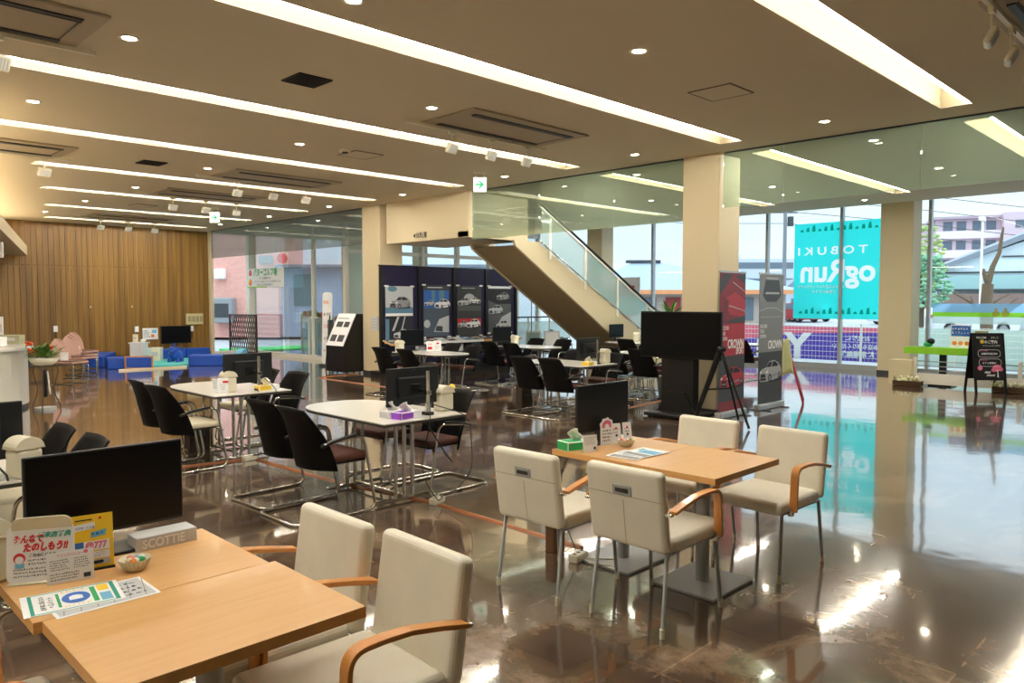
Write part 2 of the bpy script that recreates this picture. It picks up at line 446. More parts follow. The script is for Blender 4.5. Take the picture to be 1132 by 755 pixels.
while x < 9.6:
    b.box((x, 22.432, 1.3), (0.118, 0.016, 2.37), r=0.004, seg=1); b.box((x, 22.432, 3.09), (0.118, 0.016, 1.12), r=0.004, seg=1); x += 0.13
struct(b, 'wall_back')
b = B(m_dgrey); b.box((3.84, 22.40, 0.05), (11.68, 0.03, 0.1)); struct(b, 'baseboard_back')
b = B(m_wall); b.box((-4.05, 8.75, H / 2), (0.1, 27.5, H)); struct(b, 'wall_left')
b = B(m_wall); b.box((6.5, -5.05, H / 2), (21, 0.1, H)); struct(b, 'wall_behind')
b = B(m_wall); b.box((9.68, 22.42, 1.85), (0.10, 0.2, 3.7)); struct(b, 'wall_corner_post')

# columns
def column(x0, x1, y0, y1, nm, top=H):
    b = B(m_colm); b.box(((x0 + x1) / 2, (y0 + y1) / 2, top / 2), (x1 - x0, y1 - y0, top), r=0.012); struct(b, nm)
    b = B(m_dgrey); b.box(((x0 + x1) / 2, (y0 + y1) / 2, 0.04), (x1 - x0 + .012, y1 - y0 + .012, 0.08)); struct(b, nm.replace('wall_column', 'baseboard'))
column(9.5, 10.1, 13.5, 14.15, 'wall_column_left')
column(9.5, 10.08, 5.45, 6.03, 'wall_column_middle')
column(17.55, 18.1, 5.45, 6.12, 'wall_column_right', 4.1)
column(17.55, 18.1, 13.85, 14.4, 'wall_column_stairs', 4.1)

# landing beam over the display, with the stairs
b = B(m_wall)
b.box((10.3, 11.95, 3.23), (1.6, 2.6, 0.86), r=0.01)
struct(b, 'wall_landing_beam')
b = B(m_ink); X = frame((9.494, 12.32, 2.87), (0, -1, 0), (0, 0, 1))
b.add([(0, 0.05, 0), (0.07, 0.1, 0), (0.07, 0, 0)], [(0, 2, 1)], X=X); b.text('化粧室', 0.12, 0.09, 0.01, 0, X, bold=0.02)
b.o('restroom_wall_lettering', label='small dark restroom lettering with arrow on the cream landing beam', cat='sign')

# header panes (smoke curtain) hung under the ceiling edge at x = 9.5
def pane(name, m, c, d, n_=None): b = B(m); b.box(c, d); struct(b, name)
wn = [0]
def window(m, c, d):
    wn[0] += 1; b = B(m); b.box(c, d); struct(b, 'window_%d' % wn[0])
tn = [1]
def trim(m, boxes, r=0.0):
    tn[0] += 1; b = B(m)
    for c, d in boxes: b.box(c, d, r=r)
    struct(b, 'trim_%d' % tn[0])
for y0, y1 in ((-3.0, 0.2), (0.21, 2.9), (2.91, 4.55), (4.56, 5.42)): window(m_header, (9.56, (y0 + y1) / 2, 3.27), (0.01, y1 - y0, 0.76))
for y0, y1 in ((6.05, 7.3), (7.31, 8.9), (8.91, 10.6)): window(m_header, (9.56, (y0 + y1) / 2, 3.2), (0.01, y1 - y0, 0.9))
for y0, y1 in ((14.2, 16.2), (16.21, 18.2), (18.21, 20.2), (20.21, 22.0)): window(m_frost, (9.56, (y0 + y1) / 2, 3.25), (0.012, y1 - y0, 0.8))
trim(m_dgrey, [((9.56, 1.2, H - .008), (0.03, 8.4, 0.016)), ((9.56, 8.3, H - .008), (0.03, 4.6, 0.016)), ((9.56, 18.1, H - .008), (0.03, 7.8, 0.016))])
trim(m_wall, [((10.3, 10.8, 2.86), (1.6, 0.3, 0.12))])

# outer glazing: x = 18.2 (right), y = 17 (behind the stairs), x = 10.9 (left)
GX = 18.2; GT = 4.0
yl = [-4, -1.9, 1.2, 3.3, 5.3, 7.2, 9.05, 11.0, 12.5, 14.7, 17.0]
for a, c in zip(yl[:-1], yl[1:]): window(m_glass, (GX, (a + c) / 2, GT / 2 + .05), (0.012, c - a - .05, GT - .1))
trim(m_alum, [((GX, y, GT / 2), (0.13, 0.065, GT)) for y in yl])
trim(m_alum, [((GX, 6.5, 0.06), (0.16, 21, 0.12)), ((GX, 6.5, GT), (0.16, 21, 0.1))])
trim(m_wall, [((17.5, 6.0, 4.1), (1.7, 23, 0.12)), ((16.87, 6.0, 3.93), (0.08, 23, 0.5))])
GY = 17.0
xl = [10.9, 12.1, 13.4, 14.7, 16.0, 17.2, 18.2]
for a, c in zip(xl[:-1], xl[1:]): window(m_glass, ((a + c) / 2, GY, 1.95), (c - a - .06, 0.012, 3.8))
trim(m_white, [((x, GY, 1.9), (0.10, 0.14, 3.8)) for x in xl] + [((14.5, GY, 0.9), (7.4, 0.08, 0.08)), ((14.5, GY, 2.9), (7.4, 0.08, 0.1)), ((14.5, GY, 3.75), (7.4, 0.14, 0.25))])
yw = [17.0, 18.6, 20.3, 22.1]
for a, c in zip(yw[:-1], yw[1:]): window(m_glass, (10.9, (a + c) / 2, 1.9), (0.012, c - a - .06, 3.8))
window(m_glass, (10.3, 22.4, 1.9), (1.1, 0.012, 3.8))
trim(m_white, [((10.9, 22.3, 1.9), (0.22, 0.22, 3.8)), ((10.3, 22.4, .05), (1.2, .1, .1)), ((10.3, 22.4, 3.72), (1.2, .1, .2)), ((10.9, 18.6, 1.9), (0.1, 0.08, 3.8)), ((10.9, 19.6, 0.05), (0.12, 5.1, 0.1)), ((10.9, 19.6, 3.72), (0.14, 5.1, 0.2))])
# end wall to the right, out of view, closes the hall
b = B(m_wall); b.box((17.5, -4.6, 2), (1.5, 1.0, 4.1)); struct(b, 'wall_right')

# staircase: descends along +x, front face y = 10.6
st = thing('staircase', 'straight cream staircase with glass balustrade descending from the landing', 'staircase', (10.6, 10.6, 0))
def zline(x): return 2.80 - (x - 11.28) * (2.80 - 0.95) / (14.75 - 11.28)       # upper stringer edge, world x
xa, xb = 11.28, 16.53
dz = 0.72
poly = [(10.6, 2.8), (11.28, 2.8), (xb, zline(xb)), (xb, 0.0), (15.05, 0.0), (10.6, 2.68)]
poly = [(10.6, 2.8), (11.28, 2.8), (16.5, 0.02), (15.1, 0.02), (10.66, 2.68)]
b = B(m_wall)
Xs = Matrix(((1, 0, 0, -10.6), (0, 0, 1, 0), (0, 1, 0, 0), (0, 0, 0, 1)))
b.prism(poly, -0.06, 0.0, Xs); b.o('stringer', st)
b = B(m_wall); b.prism(poly, 1.2, 1.26, Xs); b.o('stringer', st)
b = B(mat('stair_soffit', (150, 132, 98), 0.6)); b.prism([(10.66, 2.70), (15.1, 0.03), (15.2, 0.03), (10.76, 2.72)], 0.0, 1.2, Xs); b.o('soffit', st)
nst = 16
for k in range(nst):
    xs = 11.3 + k * 5.2 / nst; b = B(m_greymetal); zt = 2.7 - k * 2.7 / nst
    b.box((xs + .17 - 10.6, 0.6, zt - .02), (0.34, 1.18, 0.04)); b.box((xs - 10.6, 0.6, zt + .07), (0.02, 1.18, 0.17)) if k else None
    b.o('step', st)
sl = -(2.80 - 0.95) / (14.75 - 11.28)
px = [11.62, 12.75, 13.9, 15.05, 16.2]
for x in px:
    b = B(m_white); b.box((x - 10.6, -0.085, zline(x) + .28), (0.06, 0.035, 0.88)); b.o('post', st)
b = B(m_chrome); b.tube([(11.3 - 10.6, -0.09, zline(11.3) + .03), (16.4 - 10.6, -0.09, zline(16.4) + .03)], 0.018); b.o('bottom_rail', st)
b = B(m_white); b.tube([(11.3 - 10.6, -0.09, zline(11.3) + .72), (16.4 - 10.6, -0.09, zline(16.4) + .72)], 0.022); b.o('top_rail', st)
b = B(m_black); b.tube([(11.3 - 10.6, -0.09, zline(11.3) + .80), (16.4 - 10.6, -0.09, zline(16.4) + .80)], 0.026); b.o('handrail', st)
for a, c in zip([11.32] + px, px):
    if c - a < .1: continue
    b = B(m_rail_glass); b.prism([(a + .04, zline(a + .04) + .06), (c - .04, zline(c - .04) + .06), (c - .04, zline(c - .04) + .69), (a + .04, zline(a + .04) + .69)], -0.095, -0.085, Xs); b.o('glass_panel', st)

# low railing in front of the right-hand window
rl = thing('low_railing', 'low railing of thin steel bars over a white kick panel by the right windows', 'railing', (15.6, 5.1, 0))
b = B(m_wall); b.box((0.05, -0.12, 0.24), (0.3, 0.42, 0.48), r=0.008); b.o('end_block', rl)
b = B(m_white); b.box((0.02, -2.75, 0.14), (0.05, 4.8, 0.2)); b.o('kick_panel', rl)
for z in (0.30, 0.38, 0.47): b = B(m_steel); b.tube([(0.02, -0.3, z), (0.02, -5.2, z)], 0.010); b.o('bar', rl)
for y in (-0.36, -2.05, -3.7, -5.15): b = B(m_white); b.box((0.0, y, 0.27), (0.05, 0.06, 0.54)); b.o('post', rl)

# reception soffit, far left
b = B(m_wall)
a = math.radians(75); dx, dy = math.cos(a), math.sin(a)
fx, fy = 4.91, 22.1
nx, ny = fx - dx * 14, fy - dy * 14
b.prism([(fx, fy), (nx, ny), (nx - 4.5, ny + 1.2), (fx - 5.5, fy)], 2.74, 2.98)
struct(b, 'wall_reception_soffit')
b = B(m_cove); b.box(((fx + nx) / 2 - .9, (fy + ny) / 2 + .2, 3.02), (0.05, 13.0, 0.03), X=Matrix.Identity(4)) if False else b.tube([(nx - .7, ny + .2, 3.03), (fx - .7, fy - .3, 3.03)], 0.02)
b.o('cove_light', label='warm cove light tube on top of the reception soffit', cat='light')
# ------------------------------------------------------------ ceiling equipment
m_ac = mat('ac_panel', (176, 162, 136), 0.6)
def mk_ac():
    t = thing('ceiling_air_conditioner', '', 'air conditioner')
    b = B(m_ac); b.box((0, 0, -0.012), (1.9, 0.95, 0.024), r=0.006); b.o('panel', t)
    b = B(m_dgrey)
    b.box((0, 0.27, -0.03), (1.62, 0.012, 0.012)); b.box((0, -0.27, -0.03), (1.62, 0.012, 0.012)); b.box((0.8, 0, -0.026), (.008, .5, .006)); b.o('seam', t)
    for s_ in (-1, 1):
        b = B(m_black); b.box((0, s_ * 0.31, -0.028), (1.62, 0.055, 0.012)); b.o('air_slot', t)
    return t
KA = Kind(mk_ac)
def mk_spot():
    t = thing('track_spotlight', '', 'spotlight')
    b = B(m_ivory); b.box((0, 0, -0.02), (0.09, 0.035, 0.04), r=.004); b.o('adapter', t)
    b = B(m_ivory); b.cyl((0, 0, -0.15), 0.008, 0.13, seg=8); b.o('stem', t)
    b = B(m_ivory); b.box((0, 0, 0), (0.17, 0.045, 0.12), r=0.012, X=T((0, 0.0, -0.2), 0.2, 0, 0.5)); b.o('lamp_head', t)
    b = B(m_lgrey)
    for k in range(6): b.box((-.06 + k * .024, -0.026, 0), (0.007, 0.006, 0.085), X=T((0, 0.0, -0.2), 0.2, 0, 0.5))
    b.o('cooling_fins', t)
    return t
KSP = Kind(mk_spot)
acs = [(6.42, 6.5, 'over the dark tables in the middle'), (0.95, 6.45, 'at the upper left of the ceiling'), (6.95, 1.02, 'at the upper right corner'), (6.3, 11.85, 'over the fourth light strip'), (2.2, 11.8, 'far left beyond the third light strip'),
       (6.3, 14.6, 'over the sixth light strip'), (6.6, 19.9, 'farthest, close to the timber wall')]
for i, (x, y, s_) in enumerate(acs):
    KA.put((x, y, H), 0, 'cream ceiling air conditioner with two dark slots, ' + s_)
    b = B(m_ivory); b.box((x - .05, y + .40, H - .04), (2.3, 0.035, 0.03)); yy = y + .40
    b.o('lighting_track', label='white lighting track beside the ceiling air conditioner ' + s_, cat='lighting track')
    for dx in ((-.52, .12, .75) if i != 1 and i != 2 else (-.9, -.33, .3) if i == 2 else (.0, .42)):
        KSP.put((x + dx, yy, H - .05), 0, ('left' if dx < -.4 or (i == 1 and dx < .3) else 'middle' if dx < .2 else 'right') + ' white spotlight on the track ' + s_, 'track spotlights ' + s_)
def mk_vent():
    t = thing('ceiling_vent', '', 'vent')
    b = B(m_black); b.box((0, 0, -0.006), (0.34, 0.34, 0.012)); b.o('opening', t)
    b = B(mat('vent_grille', (40, 34, 28), 0.6))
    for k in range(9): b.box((0, -.15 + k * .0375, -0.012), (0.33, 0.01, 0.012))
    b.o('grille', t); return t
KV = Kind(mk_vent)
KV.put((3.71, 6.4, H), 0, 'dark square ceiling vent between the first light strips')
KV.put((4.25, 11.8, H), 0, 'smaller looking dark ceiling vent farther back near the left')
m_seam = mat('hatch_seam', (120, 106, 84), 0.7)
for (x, y, lab) in ((6.8, 3.9, 'square ceiling access hatch beside the near light strip on the right'), (6.1, 9.1, 'square ceiling access hatch behind the smoke detector'), (6.0, 17.2, 'square ceiling access hatch far back')):
    t = thing('ceiling_hatch', lab, 'hatch', (x, y, H))
    b = B(m_ceil); b.box((0, 0, -0.004), (0.43, 0.43, 0.008)); b.o('cover', t)
    b = B(m_seam)
    for c, d in (((0, .225, -.004), (.46, .012, .01)), ((0, -.225, -.004), (.46, .012, .01)), ((.225, 0, -.004), (.012, .46, .01)), ((-.225, 0, -.004), (.012, .46, .01))): b.box(c, d)
    b.o('frame', t)
t = thing('smoke_detector', 'round smoke detector on the ceiling beside the hatch', 'smoke detector', (5.75, 8.95, H))
b = B(m_ivory); b.lathe((0, 0, 0), [(.08, 0), (.08, -.02), (.05, -.035)], 20); b.o('base', t)
b = B(m_dgrey); b.cyl((0, 0, -.05), .04, .02); b.o('sensor', t)

def exit_sign(x, y, lab, flip=False):
    t = thing('exit_sign', lab, 'exit sign', (x, y, H), rz=-PI / 4)
    b = B(m_white); b.box((0, 0, -0.01), (0.2, 0.05, 0.02)); b.cyl((-.06, 0, -.08), 0.006, .08, seg=8); b.cyl((.06, 0, -.08), 0.006, .08, seg=8); b.o('hanger', t)
    b = B(m_white); b.box((0, 0, -0.20), (0.215, 0.05, 0.235), r=0.006); b.o('body', t)
    X = frame((0, -0.028, -0.20), (1, 0, 0), (0, 0, 1))
    b = B(mat('sign_face', (236, 250, 240), 0.4, emit=0.75)); b.rect(-.098, -.108, .098, .108, 0, X)
    b.use(mat('sign_green', (16, 160, 100), 0.4, emit=0.5)); b.flat([(-.07, .015), (.01, .015), (-.03, .06), (.005, .06), (.07, 0), (.005, -.06), (-.03, -.06), (.01, -.015), (-.07, -.015)], .001, X)
    b.rect(-.06, -.085, -.045, -.07, .001, X); b.o('face', t)
exit_sign(8.25, 8.97, 'white hanging exit sign with green arrow before the glass header')
exit_sign(7.3, 16.6, 'small hanging exit sign with arrow far back on the left')
# ------------------------------------------------------------ furniture kinds (all face +x, origin on the floor)
def mk_armchair():
    t = thing('armchair', '', 'chair')
    b = B(m_cream); b.box((0.045, 0, 0.425), (0.50, 0.455, 0.075), r=0.03, seg=4); b.o('seat', t)
    lean = math.radians(-8)
    b = B(m_cream); X = T((-0.235, 0, 0.40), 0, lean, 0)
    b.box((0, 0, 0.20), (0.062, 0.455, 0.40), r=0.026, X=X, seg=4); bo = b.o('backrest', t)
    b = B(mat('vinyl_seam', (186, 176, 150), 0.6)); b.box((-0.0315, 0, 0.125), (0.002, 0.003, 0.235), X=X); b.box((-0.0315, 0, 0.262), (0.002, 0.445, 0.003), X=X); b.o('seam', bo)
    b = B(m_greymetal); b.box((-0.033, 0, 0.29), (0.008, 0.112, 0.052), r=.004, X=X); b.use(m_dark_edge); b.box((-0.038, 0, 0.29), (0.004, 0.075, 0.02), X=X); b.o('hand_grip', bo)
    for s_ in (-1, 1):
        b = B(m_greymetal); b.tube([(-0.27, s_ * 0.215, 0.03), (-0.225, s_ * 0.205, 0.385), (-.10, s_ * .205, .392)], 0.0105, 10); lg = b.o('leg', t)
        b = B(m_ivory); b.cyl((-0.272, s_ * 0.215, 0.0), 0.0125, 0.045, seg=12); b.o('foot_cap', lg)
        b = B(m_greymetal); b.tube([(0.262, s_ * 0.215, 0.03), (0.225, s_ * 0.205, 0.385), (-.10, s_ * .205, .392)], 0.0105, 10); lg = b.o('leg', t)
        b = B(m_ivory); b.cyl((0.264, s_ * 0.215, 0.0), 0.0125, 0.045, seg=12); b.o('foot_cap', lg)
        path = [(-0.25, 0.605), (-0.15, 0.628), (-0.04, 0.648), (0.05, 0.652)]
        path += [(v.x, v.z) for v in rp([(0.05, 0, .652), (0.165, 0, 0.648), (0.178, 0, 0.40)], 0.10, 8)][1:]
        b = B(m_arm); b.bar(path, 0.045, 0.017, s_ * 0.25); b.o('armrest', t, bevel=0.003)
        b = B(m_chrome); b.box((-0.262, s_ * .235, .598), (.03, .05, .016), r=.004); b.box((.178, s_ * .235, .40), (.03, .03, .05), r=.004); b.o('arm_bracket', t)
    b = B(m_greymetal); b.box((0.03, 0, 0.383), (.40, .40, .012)); b.o('seat_frame', t)
    return t
KARM = Kind(mk_armchair)

def mk_sled(seatm):
    def mk():
        t = thing('cantilever_chair', '', 'chair')
        def fn(u, v):                       # u across, v up
            s_ = 2 * u - 1; wtop = 0.205; wbot = 0.25
            vv = v; half = wbot + (wtop - wbot) * max(0, (vv - .45) / .55)
            x = -0.205 - 0.10 * vv
            wrap = (0.15 * (1 - vv * vv) + 0.008) * abs(s_) ** 2.6
            return (x + wrap, s_ * half, 0.345 + 0.465 * vv + 0.012 * (1 - s_ * s_))
        b = B(m_shell); b.shell(fn, 16, 12, 0.012); b.o('backrest', t)
        b = B(seatm); b.box((0.072, 0, 0.425), (0.36, 0.44, 0.055), r=0.024, seg=3); b.o('seat', t)
        b = B(m_black); b.box((0.05, 0, 0.39), (0.36, 0.40, 0.02), r=.008); b.o('seat_pan', t)
        half = 0.262
        p = [(-0.17, half, 0.555), (0.17, half, 0.59), (0.275, half, 0.012), (-0.42, half, 0.012), (-0.42, -half, 0.012), (0.275, -half, 0.012), (0.17, -half, 0.59), (-0.17, -half, 0.555)]
        b = B(m_chrome); b.tube(rp(p, 0.07, 6), 0.0115, 10)
        b.tube([(0.236, half, .36), (0.20, half - .04, .385), (0.2, -half + .04, .385), (0.236, -half, .36)], 0.009, 8); b.o('frame', t)
        for s_ in (-1, 1):
            b = B(m_black); b.bar([(-0.19, 0.545), (-0.10, 0.572), (0.0, 0.588), (0.10, 0.596)], 0.042, 0.02, s_ * half); b.o('armrest', t, bevel=.005)
            b = B(m_black); b.box((-.05, s_ * half, .008), (.05, .03, .014)); b.o('glide', t)
        return t
    return mk
KCR = Kind(mk_sled(m_creamseat)); KBR = Kind(mk_sled(m_brown))

def dshape(w, L, n=14):                      # straight end at y = 0, rounded end at y = L
    ry = 0.48; pts = [(-w / 2, 0), (w / 2, 0)]
    for i in range(n + 1):
        a = PI * i / n; ca, sa = math.cos(a), math.sin(a)
        pts.append((w / 2 * math.copysign(abs(ca) ** 0.82, ca), L - ry + ry * abs(sa) ** 0.82))
    return pts
def mk_dtable():
    t = thing('meeting_table', '', 'table')
    P = dshape(0.80, 1.4)
    b = B(m_laminate); b.prism(P, 0.692, 0.70); b.o('tabletop', t)
    b = B(m_dark_edge); b.prism([(x * .998, .001 + y * .998) for x, y in P], 0.672, 0.6925); b.o('edge', t)
    for yy in (0.30, 1.0):
        for k in (-1, 0, 1):
            b = B(m_chrome); b.cyl((0.08 * k, yy, 0.02), 0.016, 0.65, seg=12); b.o('leg', t)
        b = B(m_chrome); b.box((0, yy, 0.028), (0.56, 0.045, 0.03), r=.008); b.o('foot_bar', t)
        b = B(m_greymetal); b.box((0, yy, 0.662), (0.5, 0.05, 0.02)); b.o('support_bar', t)
    b = B(m_chrome); b.tube([(0, 0.3, 0.05), (0, 1.0, 0.05)], 0.013); b.o('stretcher', t)
    return t
KD_T = Kind(mk_dtable)

def mk_maple(wy):
    def mk():
        t = thing('square_table', '', 'table')
        b = B(m_wood); b.box((0, 0, 0.6985), (0.706, wy - .002, 0.003)); b.o('tabletop', t)
        b = B(m_edge); b.box((0, 0, 0.682), (0.706, wy - .002, 0.030)); b.o('edge', t)
        b = B(m_greymetal); b.cyl((0, 0, 0.015), 0.038, 0.63, seg=24); b.o('column', t)
        b = B(m_greymetal); b.box((0, 0, 0.008), (0.44, 0.40, 0.016), r=.004); b.o('base_plate', t)
        b = B(m_black); b.box((0, 0, 0.657), (0.3, 0.3, 0.02)); b.o('top_plate', t)
        return t
    return mk
KMT = Kind(mk_maple(0.555))

KMT.put((3.765, 2.233, 0), 0, 'square maple table on a grey pedestal, nearer half of the right-hand pair', 'maple pedestal tables')
KMT.put((3.765, 2.79, 0), 0, 'square maple table carrying the tissues and monitor, farther half of the right-hand pair', 'maple pedestal tables')
KMT.put((0.895, 2.135, 0), 0, 'bare square maple table in the left foreground', 'maple pedestal tables')
KMT.put((0.873, 2.692, 0), 0, 'maple table in the left foreground covered with cards and a monitor', 'maple pedestal tables')

G1 = 'cream armchairs at the right-hand maple tables'; G2 = 'cream armchairs at the foreground maple tables'
KARM.put((3.20, 2.82, 0), 0.03, 'left of the two cream armchair backs at the right maple tables', G1)
KARM.put((3.265, 2.20, 0), 0.0, 'cream armchair seen from behind beside the nearer pedestal with bent wooden arm', G1)
KARM.put((4.33, 2.12, 0), PI - .04, 'cream armchair facing left at the right end of the maple tables by the bright floor', G1)
KARM.put((4.36, 2.72, 0), PI, 'cream armchair tucked behind the right maple tables, facing the camera', G1)
KARM.put((1.275, 1.98, 0), PI - .03, 'nearest cream armchair with curved wooden arm in the left foreground', G2)
KARM.put((1.255, 2.49, 0), PI, 'cream armchair behind the nearest one in the left foreground', G2)
KARM.put((0.30, 2.41, 0), -.02, 'cream armchair at the left edge, only its wooden arm shows below the flyer', G2)
KARM.put((0.31, 1.855, 0), .0, 'cream armchair at the lower left corner, wooden arm and cream seat showing', G2)

TM = 'white tables with one rounded end'
KD_T.put((3.63, 4.55, 0), 0, 'white table with rounded end in the middle, carrying the purple tissue box', TM)
KD_T.put((3.45, 7.03, 0), 0, 'white table with rounded end left of centre, with yellow tissues', TM)
KD_T.put((0.62, 4.40, 0), 0, 'white table corner at the left edge with cream bin and monitor', TM)
KD_T.put((8.42, 6.66, 0), 0, 'white table with bright yellow tissue box behind the maple tables', TM)
KD_T.put((8.42, 11.05, 0), PI, 'white table with rounded end in front of the car posters', TM)
KD_T.put((10.95, 11.15, 0), PI, 'white table with rounded end right of the car posters', TM)
KD_T.put((11.05, 6.9, 0), 0, 'white table behind the large television, partly hidden', TM)
KD_T.put((13.6, 9.1, 0), 0, 'white table under the foot of the staircase', TM)
KD_T.put((14.9, 7.1, 0), 0, 'white table far behind the roll-up banners', TM)

GB = 'black cantilever chairs with brown seats'; GC = 'black cantilever chairs with cream seats'
def br_(x, y, rz, lab): KBR.put((x, y, 0), rz, lab, GB)
def cr_(x, y, rz, lab): KCR.put((x, y, 0), rz, lab, GC)
br_(3.06, 5.08, 0.0, 'nearest black cantilever chair with brown seat, left of the purple tissue table')
br_(3.10, 5.66, 0.05, 'black cantilever chair behind the nearest one on the left side of the purple tissue table')
br_(4.10, 5.06, PI + .05, 'black cantilever chair right of the purple tissue table beside its cream bin')
br_(4.08, 5.70, PI, 'black chair right of the purple tissue table, mostly hidden by its monitor')
cr_(2.90, 7.33, 0.10, 'black cantilever chair with cream seat, nearer of two left of the left-centre table')
cr_(2.94, 7.92, 0.0, 'black cantilever chair, farther of two left of the left-centre table')
cr_(3.98, 7.62, PI + .05, 'black cantilever chair with cream seat right of the left-centre table')
cr_(3.95, 8.22, PI, 'black cantilever chair on the right of the left-centre table hidden by its monitor')
cr_(1.10, 4.82, PI, 'black chair back showing just above the big foreground monitor, right one')
cr_(1.08, 5.38, PI, 'black chair back showing above the big foreground monitor, left one')
br_(7.95, 6.95, 0.0, 'black cantilever chair with brown seat, nearer of two left of the yellow tissue table')
br_(7.95, 7.5, 0.0, 'black cantilever chair, farther of two left of the yellow tissue table')
br_(8.98, 7.10, PI, 'black cantilever chair with brown seat behind the bin of the yellow tissue table')
br_(8.98, 7.80, PI, 'black cantilever chair whose back rises left of the yellow table monitor')
br_(7.80, 10.02, 0.0, 'black cantilever chair, nearer of two left of the table before the car posters')
br_(7.80, 10.72, 0.0, 'black cantilever chair beside the cream column, left of the table before the car posters')
br_(8.95, 10.2, PI, 'black cantilever chair with brown seat in front of the car posters, right of its table')
br_(8.95, 10.78, PI, 'black cantilever chair overlapped behind the one in front of the car posters')
br_(10.32, 10.10, 0.0, 'black cantilever chair, nearer of two left of the table beside the car posters')
br_(10.32, 10.70, 0.0, 'black cantilever chair, farther of two left of the table beside the car posters')
br_(11.42, 10.20, PI, 'black cantilever chair, nearer of two right of the table beside the car posters')
br_(11.42, 10.95, PI, 'black cantilever chair, farther of two right of the table beside the car posters')
br_(10.50, 7.30, 0.0, 'black cantilever chair to the left of the large television')
br_(10.55, 7.95, 0.0, 'black cantilever chair behind the one left of the large television')
br_(11.60, 7.5, PI, 'black cantilever chair right of the table behind the large television')
br_(13.05, 9.45, 0.0, 'black cantilever chair at the table under the staircase foot')
br_(14.1, 9.9, PI, 'black cantilever chair beyond the table under the staircase foot')
br_(14.35, 7.6, 0.0, 'black cantilever chair seen in the gap between the two roll-up banners')
br_(15.75, 13.8, -.6, 'black cantilever chair standing alone before the sunlit low window bar')

# ------------------------------------------------------------ monitors, bins, boxes
def mk_monitor(pole, w_=0.515, h_=0.30):
    def mk():                                # screen faces -y when pole is False; back with pole faces -y otherwise
        t = thing('monitor', '', 'monitor'); s_ = 1 if pole else -1
        b = B(m_monback); b.box((0, 0, 0), (w_, 0.022, h_), r=.005, X=T((0, 0, 0.235 if not pole else .225)))
        b.box((0, -s_ * 0.018, 0), (w_ * .6, 0.03, h_ * .55), r=.012, X=T((0, 0, 0.22))); b.o('body', t)
        b = B(m_screen); zc = 0.235 if not pole else .225
        b.box((0, s_ * 0.0115, zc + .003), (w_ - .012, 0.002, h_ - .018)); b.o('screen', t)
        if pole:
            b = B(m_black); b.box((0, -0.034, zc + .085), (w_ * .36, .002, .004)); b.use(m_dgrey); b.box((0, -.0125, zc + .13), (.05, .002, .008)); b.o('back_slot', t)
            b = B(m_chrome); b.cyl((0.06, -0.11, 0.02), 0.018, 0.33, seg=16); b.o('pole', t)
            b = B(m_black); b.box((0.06, -0.11, 0.012), (0.07, 0.08, 0.024), r=.005); b.box((0.06, -0.15, -.035), (0.05, 0.02, 0.11)); b.box((0.06, -0.11, -.08), (0.04, 0.06, 0.012))
            b.cyl((0.06, -.12, -.075), .008, .045, seg=8); b.o('clamp', t)
            b = B(m_chrome); b.box((0.06, -0.11, .175), (.05, .05, .035), r=.006); b.use(m_black); b.box((0.03, -0.065, .19), (.03, .08, .03), r=.005); b.box((0, -.038, .2), (.09, .012, .09), r=.004); b.o('arm', t)
        else:
            b = B(m_black); b.box((0, 0.04, 0.006), (0.2, 0.15, 0.012), r=.005); b.box((0, 0.035, 0.09), (0.04, 0.02, 0.18)); b.o('stand', t)
        return t
    return mk
KMP = Kind(mk_monitor(True)); KMS = Kind(mk_monitor(False))
GM = 'desk monitors on the tables'
KMS.put((0.862, 2.885, 0.70), 0, 'large black monitor with its screen to the camera in the left foreground', GM)
KMS.put((3.775, 2.965, 0.70), 0, 'black monitor with dark screen at the back of the right maple table', GM)
KMP.put((3.70, 4.82, 0.70), 0, 'monitor seen from behind on a chrome pole beside the purple tissue box', GM)
KMP.put((3.52, 7.30, 0.70), 0, 'monitor seen from behind on a chrome pole at the yellow tissue table left of centre', GM)
KMP.put((0.73, 4.66, 0.70), 0, 'monitor seen from behind at the left edge of the picture beside a cream bin', GM)
KMP.put((8.47, 6.92, 0.70), 0, 'monitor seen from behind beside the bright yellow tissue box', GM)
KMS.put((8.42, 10.97, 0.70), 0, 'monitor with grey dark screen in front of the left car poster', GM)
KMS.put((10.68, 10.97, 0.70), 0, 'monitor with dark screen in front of the rightmost car poster', GM)
KMS.put((13.75, 10.42, 0.70), 0, 'small looking monitor under the staircase', GM)

def mk_bin():
    t = thing('tabletop_bin', '', 'bin')
    b = B(m_ivory); b.box((0, 0, 0.075), (0.135, 0.115, 0.15), r=.022, seg=3); b.o('body', t)
    b = B(m_ivory)
    n_ = 12; prof = [(0.072 * math.cos(PI * i / n_), 0.148 + 0.062 * math.sin(PI * i / n_)) for i in range(n_ + 1)]
    Xb = Matrix(((1, 0, 0, 0), (0, 0, -1, 0), (0, 1, 0, 0), (0, 0, 0, 1)))
    b.prism(prof, -.061, .061, Xb); b.o('swing_lid', t, bevel=.012)
    b = B(mat('darker_ivory', (205, 196, 168), .5)); b.box((0, 0, .150), (.148, .126, .006), r=.002); b.o('rim', t)  # rim in a slightly darker ivory than body and lid
    return t
KB = Kind(mk_bin); GBN = 'cream tabletop bins'
KB.put((0.50, 2.885, 0.70), .1, 'cream bin behind the white card at the left edge of the foreground table', GBN)
KB.put((4.00, 4.80, 0.70), 0, 'cream bin beside the monitor on the purple tissue table', GBN)
KB.put((3.31, 7.30, 0.70), 0, 'cream bin in front of the monitor on the table left of centre', GBN)
KB.put((0.955, 4.50, 0.70), .3, 'cream dome-lidded bin on the white table at the left edge', GBN)
KB.put((8.78, 6.86, 0.70), 0, 'cream bin beside the monitor with bright yellow tissues', GBN)
